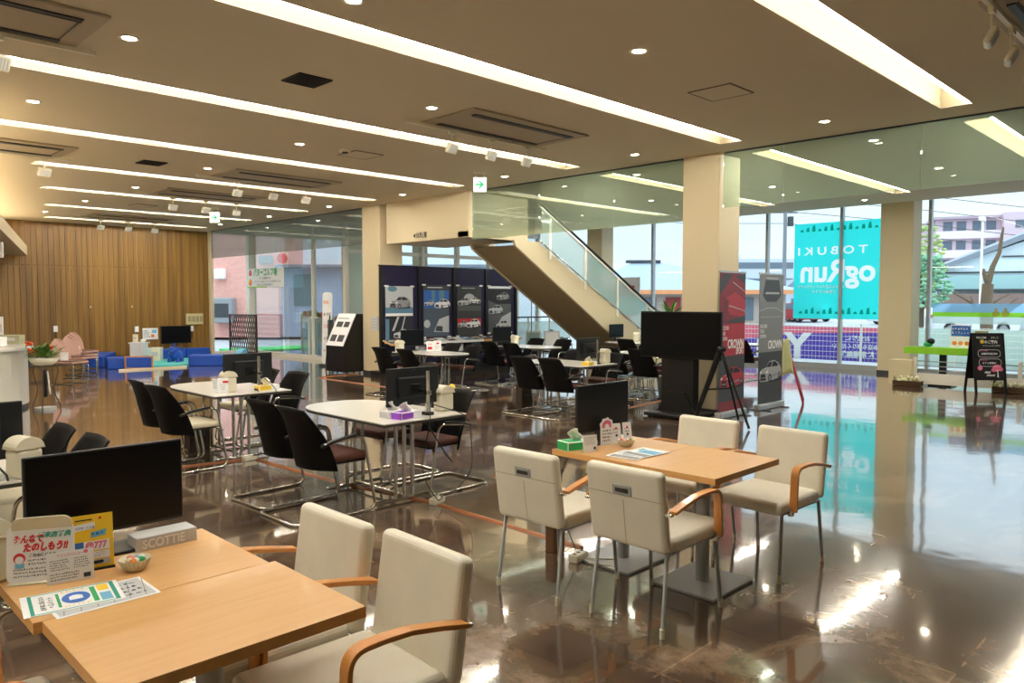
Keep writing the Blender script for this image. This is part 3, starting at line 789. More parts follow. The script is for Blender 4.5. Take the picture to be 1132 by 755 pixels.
KB.put((8.12, 10.95, 0.70), 0, 'cream bin by the column, left of the monitor before the car posters', GBN)
KB.put((10.98, 10.9, 0.70), 0, 'cream bin right of the monitor beside the car posters', GBN)
KB.put((13.95, 10.0, 0.70), 0.3, 'cream bin on the table under the staircase', GBN)

def tissue_box(loc, rz, col, label, sz=(0.22, 0.115, 0.055)):
    t = thing('tissue_box', label, 'tissue box', loc, rz)
    b = B(m_paper); b.box((0, 0, sz[2] / 2), sz, r=.002); 
    b.use(col); b.box((0, -sz[1] / 2 - .0005, sz[2] / 2), (sz[0] * .55, .001, sz[2] * .8), X=T((-sz[0] * .2, 0, 0))); b.box((-sz[0] / 2 - .0005, 0, sz[2] / 2), (.001, sz[1] * .95, sz[2] * .9)); b.box((-sz[0] * .2, 0, sz[2] + .0005), (sz[0] * .5, sz[1] * .8, .001)); b.o('carton', t)
    b = B(m_tissue)
    def fn(u, v):
        a = (u - .5) * .10; return (a + .012 * math.sin(v * 5 + 1), .02 * math.sin(u * 6 + v * 3) * (.4 + v), sz[2] + .08 * v * (1 - .7 * abs(u - .35)) + .006 * math.sin(u * 11))
    b.shell(fn, 10, 6, .002); b.o('tissue', t)
    return t
tissue_box((3.53, 4.68, .70), .15, m_purple, 'purple and white tissue box on the white table in the middle')
tissue_box((3.53, 2.965, .70), -.25, m_green, 'green tissue box on the far left corner of the right maple table')
tissue_box((3.66, 7.18, .70), 0, m_yellow, 'pale yellow tissue box under the monitor on the table left of centre')
tissue_box((8.28, 6.74, .70), .1, m_yellow, 'bright yellow tissue box on the table behind the maple tables')
t = tissue_box((3.50, 4.82, .70), .1, m_lgrey, 'clear and white boxed tissues behind the purple tissue box', (0.18, 0.10, 0.05))
# patterned long box in the foreground
t = thing('tissue_box', 'pale grey tissue box with white capital lettering under the foreground monitor', 'tissue box', (1.045, 2.885, .70), .0)
b = B(m_lgrey); b.box((0, 0, .025), (.215, .10, .05), r=.002); X = frame((-.10, -.0505, .006), (1, 0, 0), (0, 0, 1))
b.use(m_paper); b.text('SCOTTIE', .045, .012, .004, .0005, X, bold=.03, sx=.85); b.o('carton', t)

# brown boxes under the tables, floor sockets
def under_box(x, y, lab, m=None):
    t = thing('floor_box', lab, 'box', (x, y, 0)); k_ = .5 if m else 1; b = B(m or mat('dark_brown_box', (58, 44, 34), .6)); b.box((0, 0, .14 * k_ * 1.3), (.22 * k_, .14 * k_, .28 * k_ * 1.3), r=.004); b.o('body', t)
    b = B(m_dgrey); b.box((0, -.071 * k_, .20 * k_), (.12 * k_, .002, .05)); b.o('grille', t)
under_box(3.30, 8.05, 'dark brown box on the floor under the table left of centre')
under_box(8.15, 7.9, 'dark box on the floor under the yellow tissue table')
under_box(3.57, 3.18, 'small brown ribbed box on the floor behind the right maple table pedestal', m_board)
t = thing('floor_box', 'cardboard box with a yellow ball standing behind the middle cream bin', 'box', (7.55, 9.0, 0), .2)
b = B(m_board); b.box((0, 0, .11), (.30, .2, .22), r=.004); b.o('body', t); b = B(m_yellow); b.ball((.10, -.04, .26), .055); b.o('ball', t)

def tap(x, y, rz, lab):
    t = thing('power_strip', lab, 'power strip', (x, y, 0), rz)
    b = B(m_ivory); b.box((0, 0, .025), (.14, .07, .05), r=.01); b.o('body', t)
    b = B(m_dgrey)
    for k in range(3): b.box((-.045 + k * .045, 0, .0505), (.018, .02, .002))
    b.o('socket', t)
tap(3.78, 4.62, .3, 'white power strip on the floor below the middle table')
tap(3.48, 7.22, .1, 'white power strip on the floor below the table left of centre')
tap(3.55, 2.97, .2, 'white power strip on the floor by the pedestal of the right maple tables')

def cable(pts, lab, r=.004, m=None, grp=None):
    b = B(m or m_cable); b.tube(rp(pts, .12, 6), r, 6); b.o('cable', label=lab, cat='cable', group=grp)
cable([(3.76, 4.68, .80), (3.60, 4.47, .72), (3.52, 4.50, .30), (3.66, 4.46, .06), (3.80, 4.58, .05)], 'black cable looping in front of the chrome monitor pole in the middle')
cable([(3.80, 4.70, .78), (3.98, 4.45, .70), (4.02, 4.46, .25), (3.86, 4.50, .10), (3.80, 4.60, .05)], 'black cable hanging right of the middle table pole')
cable([(3.66, 4.60, .66), (3.78, 4.50, .40), (3.84, 4.50, .34)], 'short black lead with plug hanging below the middle table', .006)
cable([(3.60, 7.17, .85), (3.70, 7.0, .70), (3.66, 6.98, .30), (3.50, 7.02, .08), (3.48, 7.18, .05)], 'black cable hanging from the monitor on the table left of centre')
cable([(3.55, 7.17, .72), (3.50, 7.0, .66), (3.60, 6.98, .35), (3.75, 6.98, .12), (3.52, 7.2, .05)], 'second black cable looping under the table left of centre')
cable([(3.66, 3.02, .71), (3.52, 3.08, .60), (3.50, 3.08, .30), (3.56, 3.0, .06)], 'black cable hanging behind the right maple table')
cable([(3.55, 2.9, .03), (3.75, 2.75, .01), (3.60, 2.70, .01), (3.50, 2.85, .03)], 'white cable loop on the floor by the right pedestal base', .005, m_ivory)

def cover(pts, lab):
    b = B(m_cover)
    for a, c in zip(pts[:-1], pts[1:]):
        a = Vector(a); c = Vector(c); d = c - a; L = d.length
        b.M = T((a.x, a.y, 0), math.atan2(d.y, d.x)); b.prism([(-.025, 0), (.025, 0), (.012, .012), (-.012, .012)], 0, L, Matrix(((0, 0, 1, 0), (1, 0, 0, 0), (0, 1, 0, 0), (0, 0, 0, 1))))
    b.o('cable_cover', label=lab, cat='cable cover')
cover([(3.76, 4.56), (3.74, 3.10)], 'brown cable cover on the floor between the middle table and the right maple tables')
cover([(2.55, 7.44), (3.48, 7.27)], 'brown cable cover on the floor left of the left-centre table')
cover([(3.54, 7.18), (3.60, 5.7), (3.76, 4.66)], 'brown cable cover running between the two cream-and-brown chair groups')
cover([(8.29, 14.0), (8.29, 11.2)], 'brown cable cover on the floor beside the left column')
cover([(8.4, 14.1), (9.4, 14.15)], 'short brown cable cover behind the left column')
cover([(9.2, 6.75), (10.9, 6.95)], 'brown cable cover left of the large television stand')
# ------------------------------------------------------------ table top items
def card_stand(loc, rz, w_, h_, name, label, cat, paint, tilt=-.12, m=None, round_=0.0):
    t = thing(name, label, cat, loc, rz)
    X = T((0, 0, 0), 0, 0, 0) @ frame((-w_ / 2, 0, 0.002), (1, 0, 0), (0, -math.sin(tilt), math.cos(tilt)))
    b = B(m or m_paper)
    if round_:
        P = [(v.x, v.y) for v in rp([(0, 0, 0), (w_, 0, 0), (w_, h_, 0), (0, h_, 0)], round_, 5, closed=True)]
        b.prism(P, -.004, 0, X)
    else: b.prism([(0, 0), (w_, 0), (w_, h_), (0, h_)], -.003, 0, X)
    paint(b, X, w_, h_); b.o('card', t)
    return t

def p_round(b, X, w_, h_):
    b.use(m_red); b.text('みんなで', .027, .016, h_ - .055, .0012, X, bold=.05, sx=.8, shear=.25); b.text('たのしもう!!', .029, .045, h_ - .083, .0012, X, bold=.06, sx=.78, shear=.25)
    b.use(m_teal); b.text('ご来店特典', .019, .085, h_ - .043, .0014, X, bold=.04, shear=.2)
    b.use(m_ink); b.text('ご自由にどうぞ', .011, .062, h_ - .102, .001, X, bold=.02)
    b.use(m_red); b.disc(.036, h_ - .105, .017, .001, X); b.use(m_paper); b.disc(.036, h_ - .110, .012, .0015, X); b.use(m_lblue); b.rect(.024, h_ - .136, .05, h_ - .121, .001, X)
    b.use(m_ink); b.lines(.02, .018, w_ - .03, .05, 3, .001, X); b.lines(.06, h_ - .130, w_ - .03, h_ - .108, 2, .001, X)
t = card_stand((.618, 2.752, .70), -.45, .19, .185, 'menu_card', 'white rounded table card with red slanted lettering at the left of the foreground table', 'card', p_round, round_=.03)
b = B(m_ivory); b.prism([(v.x, v.y) for v in rp([(0, 0, 0), (.17, 0, 0), (.17, .198, 0), (0, .198, 0)], .03, 5, closed=True)], -.07, -.066, frame((-.08, 0.0, .002), (1, 0, 0), (0, -.28, .96))); b.box((.0, .03, .003), (.18, .09, .005)); b.o('holder', t)
def p_yellow(b, X, w_, h_):
    b.use(m_ink); b.rect(.02, h_ - .018, .07, h_ - .014, .001, X); b.use(m_red); b.rect(w_ - .042, h_ - .018, w_ - .034, h_ - .010, .001, X)
    b.use(m_paper); b.flat([(v.x, v.y) for v in rp([(.015, h_ - .052, 0), (.078, h_ - .046, 0), (.078, h_ - .024, 0), (.015, h_ - .030, 0)], .006, 3, closed=True)], .001, X)
    b.use(m_blue); b.text('パスポート入会', .0095, .018, h_ - .045, .0016, X, bold=.02, sx=.9)
    b.use(m_lblue); b.flat([(.062, h_ - .078), (.108, h_ - .072), (.112, h_ - .052), (.070, h_ - .058)], .001, X)
    b.use(m_blue); b.lines(.066, h_ - .074, .108, h_ - .056, 1, .0018, X)
    b.use(m_paper); b.rect(.016, .062, w_ - .012, .094, .001, X); b.use(m_blue); b.rect(.016, .070, .043, .094, .0015, X)
    b.use(m_pink); b.text('@777', .030, .047, .069, .0017, X, bold=.04, sx=.85)
    b.use(m_paper); b.rect(.016, .034, w_ - .012, .058, .001, X); b.use(m_grey); b.lines(.02, .036, w_ - .016, .056, 3, .0015, X)
    b.use(m_lgrey); b.rect(.04, .014, w_ - .012, .030, .001, X); b.use(m_ink); b.flat([(v.x, v.y) for v in rp([(.06, .016, 0), (.1, .017, 0), (.1, .028, 0), (.06, .027, 0)], .005, 3, closed=True)], .0015, X)
t = card_stand((.772, 2.762, .70), -.18, .132, .182, 'leaflet_stand', 'bright yellow leaflet stand with pink price digits on the foreground table', 'leaflet stand', p_yellow, m=m_yellow)
b = B(m_black); b.box((0, .03, .003), (.134, .085, .006)); b.o('base', t)
def p_menu(b, X, w_, h_):
    b.use(m_pink); b.text('ドリンクメニュー', .0095, .028, h_ - .014, .001, X, bold=.02, sx=1.0); b.disc(w_ - .022, h_ - .008, .006, .001, X)
    b.use(m_ink); b.lines(.01, .04, .062, h_ - .022, 5, .001, X); b.lines(.076, .04, w_ - .008, h_ - .022, 5, .001, X); b.lines(.01, .008, .09, .034, 3, .001, X)
    b.use(m_dgrey); b.rect(w_ - .03, .008, w_ - .01, .022, .001, X)
card_stand((.688, 2.688, .70), -.20, .132, .098, 'menu_card', 'small clear drinks menu card with columns of print on the foreground table', 'card', p_menu)
# basket of sweets
def sweets(loc, lab, r=.05):
    t = thing('sweets_basket', lab, 'basket', loc)
    b = B(m_ivory); b.lathe((0, 0, 0), [(0, .002), (r * .6, .002), (r * .92, r * .55), (r, r * .78), (r * 1.03, r * .8), (r * .96, r * .78), (r * .86, r * .5), (r * .55, .008), (0, .008)], 24)
    for k in range(24):
        a = 2 * PI * k / 24; b.tube([(r * .62 * math.cos(a), r * .62 * math.sin(a), .004), (r * .95 * math.cos(a), r * .95 * math.sin(a), r * .56), (r * 1.02 * math.cos(a), r * 1.02 * math.sin(a), r * .78)], .0016, 5)
    b.o('basket', t)
    cols = [m_pink, m_yellow, m_paper, m_lblue, m_ivory, m_green, m_pink, m_orange, m_paper]
    for k in range(9):
        a = k * 2.4; q = r * .55 * math.sqrt(k / 9)
        b = B(cols[k]); b.ball((0, 0, 0), r * .22, 1.3, .9, .8, X=T((q * math.cos(a), q * math.sin(a), r * .72), a)); b.o('wrapped_sweet', t)
    return t
sweets((.873, 2.665, .70), 'small white basket of wrapped sweets in front of the yellow leaflet stand')
sweets((3.80, 2.80, .70), 'small basket on the right maple table below the monitor', .055)
def sheet(loc, rz, w_, h_, name, label, cat, paint, th=.001):
    t = thing(name, label, cat, loc, rz); b = B(m_paper); b.box((w_ / 2, h_ / 2, th / 2), (w_, h_, th)); X = T((0, 0, th)); paint(b, X, w_, h_); b.o('sheet', t); return t
def p_map(b, X, w_, h_):
    b.use(m_lgrey); b.rect(.01, .01, w_ - .01, h_ - .01, .0002, X); b.use(m_grey)
    for k in range(6): b.flat([(.02 + k * .045, .015), (.023 + k * .045, .015), (.06 + k * .045, h_ - .02), (.057 + k * .045, h_ - .02)], .0004, X)
    b.use(m_dgrey); b.lines(.2, .03, w_ - .02, h_ - .03, 4, .0005, X)
sheet((.575, 2.395, .7002), .0, .285, .19, 'paper_sheet', 'grey printed map sheet lying under the green-bordered flyer', 'sheet', p_map)
def p_flyer(b, X, w_, h_):
    b.use(m_teal); b.rect(.018, .006, .028, h_ - .006, .0003, X); b.rect(w_ - .024, .006, w_ - .012, h_ - .006, .0003, X); b.rect(.018, .006, w_ - .012, .011, .0003, X); b.rect(.018, h_ - .011, w_ - .012, h_ - .006, .0003, X)
    Xr = X @ T((0, 0, 0), PI / 2)
    b.use(m_ink); b.text('自転車に乗るなら', .016, .030, -.058, .0004, Xr, bold=.02); b.text('ヘルメット', .020, .040, -.080, .0004, Xr, bold=.02)
    b.use(m_green); b.rect(.090, .03, .098, h_ - .03, .0004, X); b.rect(.182, .025, .196, h_ - .025, .0004, X)
    b.use(m_blue); b.disc(.140, h_ / 2, .038, .0004, X, sy=1.3); b.use(m_paper); b.flat([(.122, .075), (.158, .075), (.158, .105), (.145, .115), (.132, .115), (.122, .105)], .0006, X)
    b.use(m_yellow); b.lines(.105, .018, .178, .038, 1, .0005, X); b.lines(.105, h_ - .036, .178, h_ - .018, 1, .0005, X); b.rect(.202, h_ - .075, .232, h_ - .02, .0004, X)
    b.use(m_lblue); b.rect(.202, .02, .232, .09, .0004, X)
sheet((.508, 2.462, .7015), -.15, .262, .185, 'flyer', 'green-bordered flyer with a blue oval lying on the left foreground table', 'flyer', p_flyer)

# right maple table
def p_small(b, X, w_, h_):
    b.use(m_grey); b.lines(.01, .04, w_ - .01, h_ - .01, 4, .001, X); b.use(m_dgrey); b.disc(w_ - .02, .02, .009, .001, X)
card_stand((3.505, 2.84, .70), -.30, .10, .10, 'menu_card', 'small white card beside the green tissue box', 'card', p_small)
t = thing('flower_card', 'white card with scalloped pink blossom top in front of the right monitor', 'card', (3.745, 2.90, .70), -.20)
X = frame((0, 0, .002), (1, 0, 0), (0, .06, 1)); b = B(m_paper)
P = [(-.055, 0), (.055, 0)] + [(.055 * math.cos(a) * (1 + .06 * math.cos(9 * a)), .115 + .055 * math.sin(a) * (1 + .06 * math.cos(9 * a))) for a in [PI * k / 36 for k in range(37)]]
b.prism(P, -.003, 0, X); b.use(m_pink)
for k in range(7): a = PI * (k + .0) / 6; b.disc(.028 * math.cos(a), .12 + .025 * math.sin(a), .012, .0008, X)
b.use(m_ink); b.lines(-.04, .02, .045, .10, 4, .001, X); b.o('card', t)
for k, (x, y, rz, lab) in enumerate(((3.79, 2.86, -.5, 'small round-edged tag card in front of the right basket'), (3.88, 2.84, -.35, 'white card tag with grey figure at the right of the basket'))):
    def p_tag(b, X, w_, h_): b.use(m_red); b.disc(w_ / 2, h_ - .03, .007, .001, X); b.use(m_dgrey); b.disc(w_ / 2, .045, .008, .001, X); b.lines(.01, .055, w_ - .01, .09, 2, .001, X)
    card_stand((x, y, .715), rz, .062, .12, 'tag_card', lab, 'card', p_tag, tilt=-.2)
def p_car(b, X, w_, h_): b.use(m_lblue); b.rect(.09, .01, w_ - .06, h_ - .06, .0003, X); b.use(m_teal); b.rect(.14, h_ - .05, .2, h_ - .03, .0004, X); b.use(m_grey); b.rect(.01, .01, .07, h_ - .02, .0003, X)
sheet((3.50, 2.50, .7003), .12, .23, .21, 'brochure', 'pale printed brochure lying on the right maple table, left one of the stack', 'brochure', p_car, .003)
sheet((3.58, 2.50, .7035), -.05, .24, .20, 'brochure', 'pale blue brochure lying on top of the other on the right maple table', 'brochure', p_car, .003)
# far tables: leaflet cards
def p_redc(b, X, w_, h_): b.use(m_red); b.rect(.02, .03, w_ - .03, h_ * .45, .001, X); b.text('100', .05, .02, h_ * .6, .001, X)
card_stand((8.58, 10.66, .70), -.6, .13, .18, 'leaflet_card', 'white and red leaflet card on the table before the car posters, left one', 'card', p_redc)
def p_gr(b, X, w_, h_): b.use(m_grey); b.lines(.02, .03, w_ - .02, h_ * .6, 3, .001, X); b.use(m_red); b.rect(.05, h_ * .65, .1, h_ * .8, .001, X)
card_stand((8.72, 10.62, .70), -.4, .14, .19, 'leaflet_card', 'pale grey leaflet card on the table before the car posters, right one', 'card', p_gr)
card_stand((13.95, 9.75, .70), -.6, .2, .2, 'leaflet_card', 'white leaflet card on the table under the staircase', 'card', p_gr)
card_stand((3.22, 7.22, .70), -.4, .10, .15, 'leaflet_card', 'small white and pink leaflet card beside the bin on the table left of centre', 'card', p_gr)
card_stand((3.17, 7.26, .70), -.9, .09, .14, 'leaflet_card', 'thin leaflet card behind the small white and pink one left of centre', 'card', p_small)
t = thing('keyboard', 'white device with cables on the white table at the left edge', 'device', (.80, 4.50, .70), .1)
b = B(m_wplastic); b.box((0, 0, .02), (.12, .08, .04), r=.006); b.o('body', t); b = B(m_black); b.tube([(0, 0, .04), (.03, -.03, .08), (.06, -.06, .03), (.06, -.08, .005)], .006, 6); b.o('lead', t)

# ------------------------------------------------------------ painted cars for posters and banners (flat prints)
def car_print(b, X, x, y, w_, body, off=.001, flip=1, dark=None):
    dark = dark or m_ink
    def Q(P, m, o): b.use(m); P = [(x + flip * p[0] * w_, y + p[1] * w_) for p in P]; b.flat(P if flip > 0 else P[::-1], off + o, X)
    b.use(dark); b.disc(x + flip * .52 * w_, y + .05 * w_, .52 * w_, off, X, sy=.09)
    Q([(0, .10), (.02, .24), (.09, .29), (.30, .33), (.43, .45), (.66, .47), (.84, .41), (.95, .32), (1, .25), (.99, .13), (.90, .07), (.40, .02), (.06, .03)], body, .0004)
    Q([(.31, .33), (.43, .43), (.56, .44), (.52, .33)], dark, .0008); Q([(.55, .33), (.60, .435), (.70, .44), (.84, .37), (.83, .33)], dark, .0008)
    Q([(.04, .06), (.07, .19), (.25, .19), (.30, .05)], dark, .0008); Q([(.08, .10), (.09, .12), (.26, .12), (.27, .10)], m_grey, .001)
    Q([(.02, .235), (.07, .27), (.11, .225), (.03, .205)], m_paper, .001); Q([(.28, .235), (.39, .26), (.37, .21), (.29, .20)], m_paper, .001)
    Q([(.55, .11), (.82, .15), (.82, .18), (.55, .15)], m_grey, .0008); Q([(.10, .275), (.30, .30), (.50, .30), (.30, .315)], m_lgrey, .0008)
    for cx, cy, r in ((.47, .09, .075), (.90, .135, .055)):
        b.use(dark); b.disc(x + flip * cx * w_, y + cy * w_, r * w_, off + .001, X, sy=1.25); b.use(m_grey); b.disc(x + flip * cx * w_, y + cy * w_, r * .6 * w_, off + .0014, X, sy=1.25)

m_navy = mat('navy_pegboard', (22, 14, 60), .6)
pg = thing('poster_pegboard', 'long navy pegboard display carrying four car posters', 'display board', (9.28, 13.2, 0))
for k in range(4):
    b = B(m_navy); b.box((.52 + k * 1.0, 0, 1.29), (.92, .03, 2.1)); bo = b.o('peg_panel', pg)
    b = B(mat('peg_hole', (14, 10, 40), .7))
    for i in range(15):
        b.box((.10 + k * 1.0 + i * .06, -.0158, 2.13), (.006, .001, .40))
    for i in range(7): b.box((.52 + k, -.0162, 1.95 + i * .06), (.86, .001, .006))
    b.o('peg_holes', bo)
for k in range(5):
    b = B(m_black); b.box((.03 + k * 1.0, -.01, 1.18), (.07, .07, 2.36), r=.006); b.o('post', pg)
b = B(m_black); b.box((2.03, .02, 2.35), (4.06, .05, .03)); b.box((2.03, .1, .06), (4.06, .5, .12)); b.o('frame', pg)
b = B(m_dgrey); b.box((2.03, -.02, .45), (3.9, .3, .03)); b.box((2.03, .12, .4), (3.9, .02, .6)); b.o('lower_shelf', pg)
b = B(m_steel); b.tube(rp([(4.04, -.02, 2.34), (4.3, -.3, 2.33), (4.3, -.3, .02)], .15), .012); b.o('side_rail', pg)

Gp = 'car posters on the pegboard'
def poster(x, w_, z0, h_, label, paint, m):
    t = thing('car_poster', label, 'poster', (x, 13.16, z0), group=Gp)
    b = B(m); X = frame((0, 0, 0), (1, 0, 0), (0, 0, 1)); b.prism([(0, 0), (w_, 0), (w_, h_), (0, h_)], -.004, 0, X); paint(b, X, w_, h_); b.o('print', t)
    b = B(m_wplastic)
    for cx in (0.02, w_ - .02):
        for cz in (0.0, h_): b.box((cx, -.006, cz), (.10, .012, .035))
    b.o('clips', t)
m_pblue = mat('poster_blue', (96, 140, 168), .5); m_pslate = mat('poster_slate', (78, 92, 108), .5); m_pgrey = mat('poster_grey', (92, 95, 98), .5); m_silver = mat('poster_silver', (196, 202, 208), .5)
def po1(b, X, w_, h_):
    b.use(m_silver); b.rect(0, h_ * .52, w_, h_, .0008, X); b.use(m_pblue); b.disc(w_ * .25, h_ * .95, .12, .001, X, sy=.5); b.rect(0, h_ * .52, w_, h_ * .62, .001, X)
    car_print(b, X, .10, h_ * .60, w_ * .78, m_grey, .0016); b.use(m_ink); b.rect(0, 0, w_, h_ * .47, .0008, X)
    b.use(m_silver); b.flat([(.16, .25), (.22, .25), (.36, h_ * .46), (.30, h_ * .46)], .0012, X); b.flat([(.40, .25), (.43, .25), (.52, h_ * .46), (.49, h_ * .46)], .0012, X); b.use(m_pblue); b.rect(0, 0, .09, h_ * .42, .0012, X)
    b.use(m_paper); b.rect(.15, h_ * .485, .62, h_ * .495, .0012, X); car_print(b, X, .20, .08, w_ * .6, m_silver, .002)
def po2(b, X, w_, h_):
    b.use(m_blue); b.rect(.02, h_ * .55, w_ - .02, h_ * .90, .0008, X); b.use(m_pblue); b.rect(.24, h_ * .6, .34, h_ * .9, .001, X); b.rect(.45, h_ * .6, .60, h_ * .9, .001, X)
    b.use(m_pslate); b.rect(.02, .02, w_ - .02, h_ * .56, .0009, X); car_print(b, X, .03, h_ * .60, w_ * .36, m_silver, .0014); car_print(b, X, .32, h_ * .55, w_ * .60, m_paper, .002)
    b.use(m_silver); b.flat([(.30, .12), (w_ - .02, .10), (w_ - .02, .48), (.45, .40)], .0014, X); b.disc(.11, .30, .09, .0014, X); b.use(m_dgrey); b.flat([(.34, .14), (.55, .12), (.55, .24), (.38, .25)], .002, X)
    b.use(m_paper); b.rect(.12, h_ * .945, .55, h_ * .958, .0012, X)
def po3(b, X, w_, h_):
    b.use(m_dgrey); b.rect(.02, .02, w_ - .02, h_ * .9, .0008, X); b.use(m_silver); b.disc(w_ / 2, h_ * .74, .17, .001, X, sy=.7); b.use(m_pgrey); b.rect(.02, h_ * .5, w_ - .02, h_ * .60, .0012, X)
    car_print(b, X, .02, h_ * .60, w_ * .52, m_silver, .0016); car_print(b, X, w_ - .02, h_ * .64, w_ * .42, m_paper, .0022, flip=-1)
    b.use(m_red); b.rect(.02, .20, w_ - .02, .40, .001, X); b.use(m_dgrey); b.rect(.02, .02, w_ - .02, .20, .0012, X); car_print(b, X, .02, .20, w_ * .42, m_silver, .002); car_print(b, X, .28, .18, w_ * .58, m_paper, .003)
    b.use(m_paper); b.rect(.15, h_ * .945, .55, h_ * .955, .0012, X)
def po4(b, X, w_, h_):
    b.use(m_ink); b.rect(0, h_ * .62, w_, h_ * .94, .0008, X); car_print(b, X, .28, h_ * .70, w_ * .55, m_grey, .0014); b.use(m_pgrey); b.flat([(0, h_ * .35), (w_, h_ * .25), (w_, h_ * .48), (0, h_ * .70)], .001, X)
    car_print(b, X, .01, h_ * .40, w_ * .62, m_silver, .002); b.use(m_silver); b.flat([(.2, .06), (w_, .06), (w_, .5), (.45, .38)], .0014, X); car_print(b, X, .26, .09, w_ * .58, m_lgrey, .003); b.use(m_paper); b.rect(0, h_ * .95, w_, h_, .001, X)
poster(9.40, .72, .72, 1.20, 'leftmost car poster, pale blue upper car and black lower half', po1, m_paper)
poster(10.40, .76, .80, 1.16, 'second car poster from the left with deep blue sky panels', po2, m_dgrey)
poster(11.38, .76, .80, 1.16, 'third car poster with a red band and white cars', po3, m_dgrey)
poster(12.36, .76, .84, 1.12, 'rightmost car poster, black top and silver cars', po4, m_pgrey)
# brochure shelves
for (x, w_, lab) in ((10.15, 1.75, 'long white sloping brochure shelf under the two middle car posters'), (11.95, 1.2, 'maple-edged brochure shelf under the right car posters'), (9.3, .5, 'small wooden brochure ledge under the leftmost car poster')):
    t = thing('brochure_shelf', lab, 'shelf', (x, 12.98, .70))
    b = B(m_wplastic if w_ > 1.5 else m_wood); b.box((w_ / 2, 0, 0), (w_, .32, .03), X=T((0, 0, .03), 0, 0, .25)); b.o('board', t)
    b = B(m_wplastic if w_ > 1.5 else m_wood); b.box((w_ / 2, -.16, 0), (w_, .015, .05)); b.o('lip', t)
    nb = int(w_ / .24)
    for k in range(nb):
        cl = [m_pslate, m_brown, m_silver, m_dgrey, m_lgrey, m_pblue, m_pgrey][k % 7]
        b = B(cl); b.box((0, 0, 0), (.20, .26, .012)); b.use(m_paper); b.box((0, .03, .007), (.13, .05, .001)); 
        q = b.o('brochure', label=['first', 'second', 'third', 'fourth', 'fifth', 'sixth', 'seventh'][k] + ' brochure from the left on the ' + lab.split(' under')[0], cat='brochure', group='brochures on the ' + lab, loc=(x + .13 + k * .245, 12.98, .752)); q.rotation_euler = (.25, 0, random.uniform(-.08, .08))
for k in range(5):
    b = B([m_lgrey, m_dgrey, m_paper, m_pblue, m_grey][k]); b.box((0, 0, .08), (.2, .16, .16), r=.004); b.use(m_paper); b.box((0, -.0805, .09), (.12, .001, .07)); b.o('storage_box', label=['pale grey', 'dark grey', 'white', 'blue', 'mid grey'][k] + ' box on the lower shelf of the navy pegboard', cat='box', group='boxes on the pegboard lower shelf', loc=(10.3 + k * .55, 13.16, .465))

